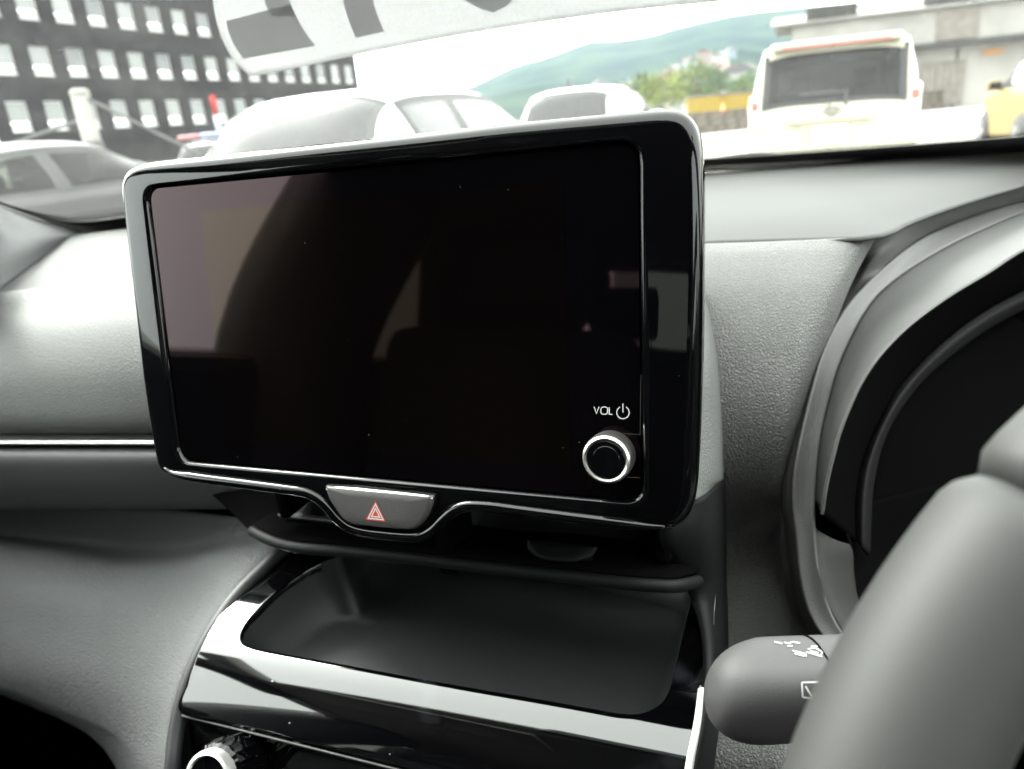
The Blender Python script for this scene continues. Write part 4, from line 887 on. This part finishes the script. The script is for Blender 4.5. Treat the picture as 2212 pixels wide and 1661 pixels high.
for (x0, y0, x1, y1, v) in [(600, 1112, 760, 1130, .318), (600, 1140, 770, 1158, .322), (980, 1168, 1400, 1216, .316), (980, 1200, 1400, 1246, .322)]:
    a, b = yy(x0, y0, v), yy(x1, y1, v)
    sheet('slat', [[a, lerp(a, b, .5), b], [p+V((0, .014, .002)) for p in (a, lerp(a, b, .5), b)], [p+V((0, .03, .006)) for p in (a, lerp(a, b, .5), b)]], M['black'], vent, 12, 6, 0.0022, toward=V((-.18, .3, 1.6)))
ta, tb = yy(1140, 1180, .303), yy(1290, 1196, .303)
sheet('vent_tab', [[lerp(ta, tb, u)+V((0, 0, .004)) for u in (0, .3, .7, 1)], [lerp(ta, tb, u)+V((0, -.009*math.sin(math.pi*u)-.002, 0)) for u in (0.03, .3, .7, .97)], [lerp(ta, tb, u)+V((0, 0, -.005)) for u in (0.08, .3, .7, .92)]], M['vent'], vent, 20, 10, 0.003)
sheet('vent_side_panel', [[yy(*p) for p in r] for r in ([(420, 1035, .362), (520, 1055, .350), (650, 1075, .338)], [(490, 1098, .345), (565, 1122, .330), (650, 1140, .322)], [(538, 1146, .325), (590, 1172, .308), (660, 1186, .300)])], M['deep'], vent, 20, 14, 0.003)
pa = yy(962, 1180, .300); box('vent_divider', (pa.x, pa.y+.012, pa.z), (0.010, 0.03, 0.034), M['deep'], vent, 0.003)
for (px, y0) in ((612, 1120), (1432, 1218)):
    a = yy(px, y0, .308); box('vent_cheek', (a.x, a.y+.02, a.z+.012), (0.008, 0.04, 0.026), M['deep'], vent, 0.003)

# ---- piano black console round the tray
inner = [(742, 1195, .375), (690, 1216, .350), (640, 1245, .322), (585, 1288, .297), (540, 1335, .279), (521, 1368, .2725), (524, 1388, .2705), (545, 1399, .270), (600, 1410, .270), (750, 1437, .270), (950, 1474, .270), (1150, 1508, .270), (1280, 1531, .270), (1345, 1542, .270), (1390, 1540, .2715), (1428, 1520, .2755), (1448, 1490, .281), (1462, 1440, .293), (1480, 1360, .313), (1498, 1285, .334), (1508, 1235, .352)]
outer = [(690, 1150, .375), (618, 1176, .350), (555, 1236, .322), (489, 1306, .296), (450, 1365, .278), (428, 1408, .268), (415, 1440, .260), (402, 1480, .2505), (392, 1540, .2395), (520, 1572, .2395), (740, 1627, .2395), (960, 1682, .2395), (1130, 1724, .2395), (1260, 1752, .2395), (1380, 1760, .2415), (1480, 1720, .245), (1512, 1600, .262), (1526, 1500, .281), (1538, 1400, .303), (1546, 1300, .33), (1552, 1240, .352)]
def roll(x, y):                                 # height of the gloss panel: a ramp that rolls over towards the driver
    z = 0.926+0.033*(x+0.284)
    if y >= 0.27:
        h = (y-0.27)/8
        for k in range(8): z += h*math.tan(math.radians(max(9, 25-420*(k+0.5)*h)))
        return z
    n = 8; h = (0.27-y)/n
    for k in range(n): z -= h*math.tan(math.radians(24+(34/0.0305)*((k+0.5)*h)))
    return z
def on_roll(x, y):
    q = ray(x, y); a_, b_ = 0.18/q.y, 0.46/q.y
    for _ in range(30):
        m_ = (a_+b_)/2; p = CAM+q*m_
        if p.z > roll(p.x, p.y): a_ = m_
        else: b_ = m_
    return CAM+q*((a_+b_)/2)
ip = cr([V((x, y, 0)) for x, y, _ in inner], 170); op = cr([V((x, y, 0)) for x, y, _ in outer], 170)
NW = 22; gr_ = [[on_roll(*lerp(a, b, k/(NW-1)).xy) for a, b in zip(ip, op)] for k in range(NW)]
inn = [on_roll(x, y) for x, y, _ in inner]; out_ = [on_roll(x, y) for x, y, _ in outer]
lip1 = [p+V((0, 0, -0.0012)) + (V((-0.18, 0.32, p.z))-p).normalized()*0.0008 for p in gr_[0]]; lip2 = [p+V((0, 0, -0.006)) + (V((-0.18, 0.32, p.z))-p).normalized()*0.001 for p in gr_[0]]
gr_ = [lip2, lip1]+gr_
solid(mesh('console_panel', [p for r in gr_ for p in r], grid_faces(NW+2, 170), M['piano_console'], dash, flip_to=V((-.18, .1, 1.6))), 0.002)
# tray bowl
loop = inn + [yy(1500, 1215, .40), yy(1300, 1200, .41), yy(1100, 1180, .41), yy(900, 1165, .41), yy(780, 1160, .40)]
loop = arc_resample(cr(loop, 300, True), 120, True)
cen = sum(loop, V((0, 0, 0)))/len(loop)
zf = min(p.z for p in loop)-0.020
rings = [loop, [lerp(p, cen, 0.012)-V((0, 0, 0.006)) for p in loop], [lerp(p, cen, 0.03)-V((0, 0, 0.014)) for p in loop]]
fl = [lerp(p, cen, 0.07) for p in loop]; rings.append([V((p.x, p.y, lerp(p.z-0.02, zf+0.004, 0.85))) for p in fl])
fl = [lerp(p, cen, 0.12) for p in loop]; rings.append([V((p.x, p.y, zf+(p.y-0.27)*0.05)) for p in fl])
for k in (0.4, 0.7): rings.append([V((*(lerp(p, cen, k).xy), zf+(lerp(p, cen, k).y-0.27)*0.05)) for p in loop])
tv = [p-V((0, 0, 0.0005)) for r in rings for p in r]; tf = grid_faces(len(rings), 120, True) + [tuple(range((len(rings)-1)*120, len(rings)*120))]
mesh('storage_tray', tv, tf, M['tray'], dash, flip_to=V((-.18, .2, 1.5)))
# climate panel under the seam line, chrome thread and dial
seam = [p for p in out_[8:15]]
down = [p+V((0, 0.006, -0.0035)) for p in seam]
sheet('climate_panel', [down, [p+V((0, -0.004, -0.012)) for p in down], [p+V((0, -0.012, -0.06)) for p in down], [p+V((0, -0.016, -0.14)) for p in down]], M['piano_console'], dash, 60, 20, 0.003)
tube('seam_thread', arc_resample(cr([p+V((0, 0.0, -0.0018)) for p in seam], 60), 40), 0.0007, M['trim'], dash, 8)
kc = yy(478, 1672, .219); zax = V((0.03, -0.86, 0.50)).normalized()
MK = Matrix.Translation(kc) @ zax.to_track_quat('Z', 'Y').to_matrix().to_4x4()
kn = lathe('climate_dial', [(0.0170, -0.016), (0.0175, -0.004), (0.0165, 0.004), (0.0145, 0.0055)], M['piano'], dash, MK, 60, wob=lambda w: 0.03*math.cos(w*20))
lathe('dial_ring', [(0.0146, 0.003), (0.0148, 0.009), (0.0142, 0.0112), (0.0126, 0.0118), (0.0119, 0.0104), (0.0118, 0.004)], M['chrome'], kn, MK, 60)
lathe('dial_cap', [(0.0117, 0.008), (0.0117, 0.0102), (0.008, 0.0098), (0.0001, 0.0096)], M['piano'], kn, MK, 48)
# pale strip painted in for side light reflected at the console's right edge
sheet('edge_glint', [[dd(1512, 1485, .318), dd(1504, 1560, .305), dd(1489, 1645, .29), dd(1478, 1720, .28)], [dd(1521, 1485, .319), dd(1515, 1560, .307), dd(1500, 1645, .293), dd(1490, 1720, .283)]], mat('pale_edge_glint', (0.55, 0.54, 0.52), 0.35), dash, 16, 3, 0.0015)

# ---- steering column cover
tube('column_cover', cr([V((0.155, 0.20, 0.955)), V((0.16, 0.30, 0.925)), V((0.17, 0.42, 0.90))], 20), 0.052, M['black'], dash, 28, 0.8)

# ---- steering wheel
WC, WPH, WR, WT = V((0.1912, 0.086, 1.033)), 0.6485, 0.182, 0.0163
wvx = V((0, math.sin(WPH), math.cos(WPH))); wnx = V((1, 0, 0)).cross(wvx)
if wnx.y > 0: wnx = -wnx
whl = thing('steering_wheel', 'grey leather steering wheel rim blurred at the right edge', 'steering wheel', WC)
def wpt(th, r=WR, h=0.0): return WC + V((1, 0, 0))*(r*math.cos(th)) + wvx*(r*math.sin(th)) + wnx*h
SEAM = math.radians(143.5)
def rim_part(name, a0, a1, r, n=80):
    pts = [wpt(lerp(a0, a1, i/(n-1))) for i in range(n)]
    def rad(u):
        e = min(u, 1-u)*(a1-a0)*WR
        return r*(1-0.16*max(0, 1-e/0.006)**2)
    return tube(name, pts, rad, M['wheel'], whl, 32, 1.0, hint=wnx)
rim_part('rim_upper', math.radians(39), SEAM-0.004, WT*0.99)
rim_part('rim_grip', SEAM+0.004, math.radians(215), WT*1.02); rim_part('rim_grip', math.radians(-35), math.radians(39)-0.008, WT*1.02)
rim_part('rim_lower', math.radians(215)+0.008, math.radians(325)-0.008, WT*0.99)
lathe('hub', [(0.0001, -0.03), (0.05, -0.028), (0.068, -0.01), (0.066, 0.006), (0.04, 0.014), (0.0001, 0.016)], M['cabin_plastic'], whl, Matrix.Translation(WC - wnx*0.03) @ wnx.to_track_quat('Z', 'Y').to_matrix().to_4x4(), 40)
for th in (180, 0, 270):
    t_ = math.radians(th); tube('spoke', cr([wpt(t_, 0.055, -0.035), wpt(t_, 0.11, -0.028), wpt(t_, WR-0.004, -0.004)], 14), lambda u: lerp(0.020, 0.014, u), M['cabin_plastic'], whl, 14, 0.5, hint=wnx)

# ---- wiper stalk
SX0 = 0.255
stalk = thing('wiper_stalk', 'dark grey wiper stalk with white washer symbols left of the steering wheel', 'stalk', dd(1990, 1500, 0.268))
sc_ = [dd(1528, 1508, .262), dd(1545, 1503, .262), dd(1585, 1498, .263), dd(1650, 1492, .264), dd(1760, 1487, .266), dd(1900, 1482, .268), dd(2080, 1478, .27)]
sh = [(0.0008, 0.0008), (0.0085, .008), (0.0152, .0115), (0.0180, .0135), (0.0187, .014), (0.0188, .014), (0.0186, .014)]
svt, NSEG = [], 40
pts = arc_resample(cr(sc_, 120), 60); szs = cr([V((a, b, 0)) for a, b in sh], 200)
Ls = [(p-sc_[0]).length for p in sc_]
ax = (sc_[-1]-sc_[2]).normalized(); sup = (V((0, -0.25, 0.97)) - ax*ax.dot(V((0, -0.25, 0.97)))).normalized(); sfr = ax.cross(sup)
for i, p in enumerate(pts):
    s = (p-pts[0]).length; k = 0
    while k < len(Ls)-2 and Ls[k+1] < s: k += 1
    w_ = (1-(1-min(1, s/0.020))**2.5)**(1/2.5); a = 0.0188*max(0.03, w_); b = 0.0142*max(0.03, w_)
    for q in range(NSEG):
        w = 2*math.pi*q/NSEG; cs, sn = math.cos(w), math.sin(w); ex = lerp(1.0, 0.66, min(1, s/0.02))
        svt.append(p + sup*(a*math.copysign(abs(cs)**ex, cs)) + sfr*(b*math.copysign(abs(sn)**ex, sn)))
sfc = grid_faces(len(pts), NSEG, True) + [tuple(range(NSEG))[::-1], tuple(range((len(pts)-1)*NSEG, len(pts)*NSEG))]
lever = mesh('lever', svt, sfc, M['stalk'], stalk)
SB = BVHTree.FromPolygons(svt, sfc)
def strokes(name, lines, width, bvh, m, parent, off=0.0004):
    jv, jf = [], []
    for ln in lines:
        P2 = [V((x, y, 0)) for x, y in ln]; P2 = arc_resample(P2, max(3, int(sum((b-a).length for a, b in zip(P2, P2[1:]))/3)))
        for i, p in enumerate(P2):
            t = (P2[min(i+1, len(P2)-1)]-P2[max(i-1, 0)]).normalized(); n = V((-t.y, t.x, 0))
            for s in (-1, 1):
                c = p+n*s*width/2; q = ray(c.x, c.y).normalized(); h = bvh.ray_cast(CAM, q)
                jv.append((h[0]-q*off) if h[0] else (jv[-1] if jv else dd(c.x, c.y, .26)))
            if i: k = len(jv); jf.append((k-4, k-3, k-1, k-2))
    return mesh(name, jv, jf, m, parent, flip_to=CAM)
strokes('window_symbol', [[(1773, 1473), (1732, 1474), (1734, 1506), (1756, 1509), (1740, 1482)]], 3.4, SB, M['white_print'], stalk)
strokes('washer_symbol', [[(1712, 1405), (1740, 1412), (1742, 1418)], [(1716, 1411), (1738, 1417)], [(1742, 1408), (1776, 1418)], [(1745, 1402), (1760, 1399), (1778, 1408), (1772, 1416)], [(1752, 1396), (1766, 1396)], [(1750, 1406), (1768, 1410)]], 2.5, SB, M['white_print'], stalk)
strokes('nozzle_symbol', [[(1673, 1386), (1690, 1390)], [(1694, 1387), (1704, 1390), (1712, 1386), (1728, 1389)], [(1701, 1395), (1712, 1395)]], 2.4, SB, M['white_print'], stalk)
ring_px = 1772
rp = lerp(sc_[3], sc_[4], 0.92)
tube('switch_seam', [rp + sup*(0.0189*math.copysign(abs(math.cos(w))**0.62, math.cos(w))) + sfr*(0.0142*math.copysign(abs(math.sin(w))**0.62, math.sin(w))) + ax*0.004*math.sin(w) for w in [2*math.pi*k/48 for k in range(49)]], 0.00035, M['deep'], stalk, 6)

# ================================================================== CENTRE SCREEN
# local frame: X across the face, Y up the face, Z out of the face
Du = V((1.0, -0.013, 0.0228)).normalized(); Dv = V((-0.006, 0.167, 0.986)); Dv = (Dv-Du*Dv.dot(Du)).normalized(); Dn = Du.cross(Dv)
DO = V((-0.301, 0.262, 1.047))
MD = Matrix(((Du.x, Dv.x, Dn.x, DO.x), (Du.y, Dv.y, Dn.y, DO.y), (Du.z, Dv.z, Dn.z, DO.z), (0, 0, 0, 1)))
scr = thing('centre_screen', 'large glossy black touch screen with volume knob standing on the dashboard', 'screen', matrix=MD)
MDi = MD.inverted()
def duv(x, y, w=0.0):
    q = ray(x, y); p0 = DO+Dn*w; t = (p0-CAM).dot(Dn)/q.dot(Dn); l = MDi @ (CAM+q*t); return V((l.x, l.y, w))
def part(name, v, f, m, parent=scr, **k): return mesh(name, v, f, m, parent, keep=False, **k)
out_px = [(266, 420), (268, 388), (280, 366), (305, 354), (345, 347), (500, 331), (700, 309), (900, 288), (1100, 266), (1300, 247), (1400, 238), (1448, 236), (1480, 244), (1502, 268), (1513, 305), (1517, 370), (1518, 500), (1516, 700), (1511, 900), (1504, 1040), (1494, 1100), (1474, 1133), (1436, 1146), (1380, 1142), (1250, 1126), (1120, 1108), (1060, 1099), (1010, 1097), (985, 1104), (962, 1122), (938, 1147), (915, 1160), (885, 1163), (830, 1159), (780, 1153), (748, 1143), (722, 1122), (700, 1096), (678, 1078), (650, 1068), (600, 1062), (500, 1047), (420, 1036), (372, 1028), (351, 1016), (342, 998), (330, 940), (312, 820), (296, 680), (281, 550)]
outl = [V((*duv(*p, -0.004).xy, 0)) for p in out_px]
outl = arc_resample(cr(outl, 600, True), 360, True)
def rrect(u0, v0, u1, v1, r, n=12):
    o = []
    for (cx, cy, a0) in ((u1-r, v1-r, 0), (u0+r, v1-r, 90), (u0+r, v0+r, 180), (u1-r, v0+r, 270)):
        for k in range(n+1): a = math.radians(a0+90*k/n); o.append(V((cx+r*math.cos(a), cy+r*math.sin(a), 0)))
    return o
SW, SHH = 0.245, 0.1393
inn_ = rrect(0, 0, SW, SHH, 0.0075)
C0 = V((SW/2, SHH/2, 0)); NR = 420
def radial(poly, a):
    d = V((math.cos(a), math.sin(a), 0)); best = None
    for p, q in zip(poly, poly[1:]+poly[:1]):
        e = q-p; den = d.x*e.y-d.y*e.x
        if abs(den) < 1e-12: continue
        w = p-C0; t = (w.x*e.y-w.y*e.x)/den; s = (w.x*d.y-w.y*d.x)/den
        if -1e-9 <= s <= 1+1e-9 and t > 0: best = t if best is None else max(best, t)
    return C0+d*best
angs = [2*math.pi*k/NR for k in range(NR)]
OUT = [radial(outl, a) for a in angs]; INN = [radial(inn_, a) for a in angs]
def off(P, Q, dist, z): return [V((*(p+(q-p).normalized()*dist).xy, z)) for p, q in zip(P, Q)]
def nrm_in(P, dist, z):
    n = len(P); o = []
    for i in range(n):
        t = (P[(i+2) % n]-P[i-2]); nn = V((-t.y, t.x, 0)).normalized(); o.append(V((P[i].x+nn.x*dist, P[i].y+nn.y*dist, z)))
    return o
RO = 0.0052; rings = [nrm_in(OUT, 0.004, -0.022), nrm_in(OUT, 0.0006, -0.016), nrm_in(OUT, 0, -0.0095)]
for k in range(0, 9):
    a = math.radians(90*k/8); rings.append(nrm_in(OUT, RO*(1-math.cos(a)), -0.0062+RO*math.sin(a)))
rings.append(off(INN, OUT, 0.0035, -0.0005)); rings.append(off(INN, OUT, 0.0016, -0.0006)); rings.append(off(INN, OUT, 0.0009, -0.0010)); rings.append(off(INN, OUT, 0.0002, -0.0021)); rings.append(off(INN, OUT, 0.0, -0.0034))
bv = [p for r in rings for p in r]
bz = part('bezel', bv, grid_faces(len(rings), NR, True), M['piano'])
back = nrm_in(OUT, 0.004, -0.022)
part('back_shell', back + [V((p.x*0.85+SW*0.075, p.y*0.8+SHH*0.10, -0.05)) for p in back], grid_faces(2, NR, True) + [tuple(range(NR, 2*NR))], M['black'])
# glass
gi = rrect(0.0007, 0.0007, SW-0.0007, SHH-0.0007, 0.0068)
gl = part('glass_panel', gi_v := [V((p.x, p.y, -0.0026)) for p in gi] + [V((p.x, p.y, -0.0040)) for p in gi], [tuple(range(len(gi)))] + grid_faces(2, len(gi), True), M['screen'], smooth=False)
# lit area behind the glass surface shows as a slightly different rectangle
a0, a1 = duv(424, 455), duv(1250, 1050)
ai = rrect(a0.x, 0.0125, SW-0.030, a0.y, 0.0006, 3)
part('display_area', [V((p.x, p.y, -0.00245)) for p in ai], [tuple(range(len(ai)))], M['screen_active'], smooth=False)
# glossy bead along the lower edge
beads = [V((p.x, p.y, -0.001)) for p in (duv(*q) for q in [(352, 1012), (375, 1024), (430, 1033), (520, 1045), (610, 1057), (655, 1064), (682, 1076), (704, 1095), (726, 1120), (752, 1140), (785, 1150), (832, 1156), (885, 1160), (914, 1156), (936, 1143), (959, 1120), (982, 1102), (1010, 1094), (1060, 1096), (1120, 1104), (1250, 1121), (1380, 1137), (1436, 1140)])]
tube('lower_bead', arc_resample(cr(beads, 300), 200), lambda u: 0.0027*min(1, 0.25+u*12, 0.25+(1-u)*12), M['piano'], scr, 18, hint=V((0, 0, 1)), keep=False)
# hazard switch
hz_px = [(708, 1050), (716, 1047), (820, 1056), (930, 1067), (940, 1072), (938, 1090), (926, 1116), (910, 1134), (895, 1141), (850, 1139), (800, 1134), (765, 1129), (745, 1118), (728, 1095), (714, 1072)]
hz = arc_resample(cr([duv(*p) for p in hz_px], 200, True), 90, True)
hc = sum(hz, V((0, 0, 0)))/len(hz)
def ins(P, k, z): return [V((*(lerp(p, hc, k)).xy, z)) for p in P]
hr = [ins(hz, 0, -0.004), ins(hz, 0, 0.0005), ins(hz, 0.02, 0.0018), ins(hz, 0.06, 0.0026), ins(hz, 0.10, 0.0029), ins(hz, 0.5, 0.0030)]
sw = part('hazard_switch', [p for r in hr for p in r], grid_faces(len(hr), 90, True) + [tuple(range(5*90, 6*90))], M['button'])
gp_ = [ins(hz, -0.05, -0.0003), ins(hz, 0.0, -0.0003)]
part('switch_gap', [V((p.x, p.y, p.z+0.0012)) for r in gp_ for p in r], grid_faces(2, 90, True), M['deep'], sw)
tp = [duv(709, 1049), duv(760, 1051), duv(820, 1056.5), duv(880, 1062.5), duv(938, 1069)]
tube('switch_highlight_edge', arc_resample(cr([V((p.x, p.y-0.0012, 0.0014)) for p in tp], 60), 30), lambda u: 0.0015*min(1, .4+u*15, .4+(1-u)*15), M['knob_ring'], sw, 12, hint=V((0, 0, 1)), keep=False)
tr_ = [duv(819, 1078), duv(840, 1121), duv(799, 1117)]; tc_ = sum(tr_, V((0, 0, 0)))/3
zt_ = 0.00315
def tri(k): return [V((*(tc_+(p-tc_)*k).xy, 0)) for p in tr_]
def tri_ring(name, k0, k1, m, z):
    a, b = tri(k0), tri(k1); vv = [V((p.x, p.y, z)) for p in a+b]; part(name, vv, [(0, 1, 4, 3), (1, 2, 5, 4), (2, 0, 3, 5)], m, sw, smooth=False)
tri_ring('triangle_border', 1.08, 0.90, M['red_print'], zt_); tri_ring('triangle_line', 0.88, 0.68, M['white_print'], zt_); tri_ring('triangle_gap', 0.67, 0.53, M['red_print'], zt_); tri_ring('triangle_line', 0.52, 0.34, M['white_print'], zt_)
part('triangle_core', [V((p.x, p.y, zt_)) for p in tri(0.33)], [(0, 1, 2)], M['red_print'], sw, smooth=False)
# lettering beside the knob
ZP = -0.0024
def flat_strokes(name, lines, width, m, parent, closed=False):
    jv, jf = [], []
    for ln in lines:
        P = [duv(x, y, ZP) for x, y in ln]
        P = [V((p.x, p.y, ZP)) for p in P]
        for i, p in enumerate(P):
            t0 = (P[i]-P[i-1]).normalized() if i else (P[1]-P[0]).normalized(); t1 = (P[i+1]-P[i]).normalized() if i < len(P)-1 else t0
            t = (t0+t1); t = t.normalized() if t.length > 1e-6 else t0; n = V((-t.y, t.x, 0)); k = 1/max(0.6, n.dot(V((-t0.y, t0.x, 0))))
            jv += [p+n*width/2*k, p-n*width/2*k]
            if i: q = len(jv); jf.append((q-4, q-3, q-1, q-2))
    return part(name, jv, jf, m, parent, smooth=False)
PX = lambda x, y: (2200*0.54+x*0.2276, 1500*0.54+y*0.2276)       # enlarged reading -> frame position
flat_strokes('letter', [[PX(418, 300), PX(441, 366), PX(466, 302)]], 0.00042, M['white_print'], scr)
o_ = [PX(515+32*math.copysign(abs(math.cos(w))**0.7, math.cos(w)), 338+35*math.copysign(abs(math.sin(w))**0.7, math.sin(w))) for w in [2*math.pi*k/28 for k in range(29)]]
flat_strokes('letter', [o_], 0.00042, M['white_print'], scr)
flat_strokes('letter', [[PX(562, 306), PX(562, 371), PX(594, 374)]], 0.00042, M['white_print'], scr)
pw = [PX(693+59*math.cos(w), 356+59*math.sin(w)) for w in [math.radians(-62+304*k/36) for k in range(37)]]
flat_strokes('power_symbol', [pw, [PX(692, 272), PX(693, 356)]], 0.00042, M['white_print'], scr)
M['copper_line'] = mat('faint_copper_line', (0.10, 0.05, 0.035), 0.4)
flat_strokes('touch_zone_line', [[PX(728, 968), PX(858, 976)]], 0.00025, M['copper_line'], scr)
M['faint_line'] = mat('faint_grey_line', (0.03, 0.028, 0.028), 0.3)
flat_strokes('touch_zone_line', [[PX(600, 553), PX(856, 565)], [PX(856, 565), PX(862, 0)]], 0.0002, M['faint_line'], scr)
# volume knob
kc_ = duv(1312, 990, 0.004); MKn = Matrix.Translation((kc_.x, kc_.y, -0.0026))
vk = lathe('volume_knob', [(0.0098, 0.0), (0.0100, 0.003), (0.0100, 0.0072), (0.0096, 0.0086), (0.0088, 0.0092), (0.0080, 0.0088), (0.00795, 0.004)], M['knob_ring'], scr, MKn, 64, keep=False)
lathe('knob_cap', [(0.0079, 0.0070), (0.0078, 0.0084), (0.0074, 0.0088), (0.0057, 0.0088), (0.0056, 0.0086), (0.0053, 0.0088), (0.0001, 0.0086)], M['knob_cap'], vk, MKn, 56, keep=False)
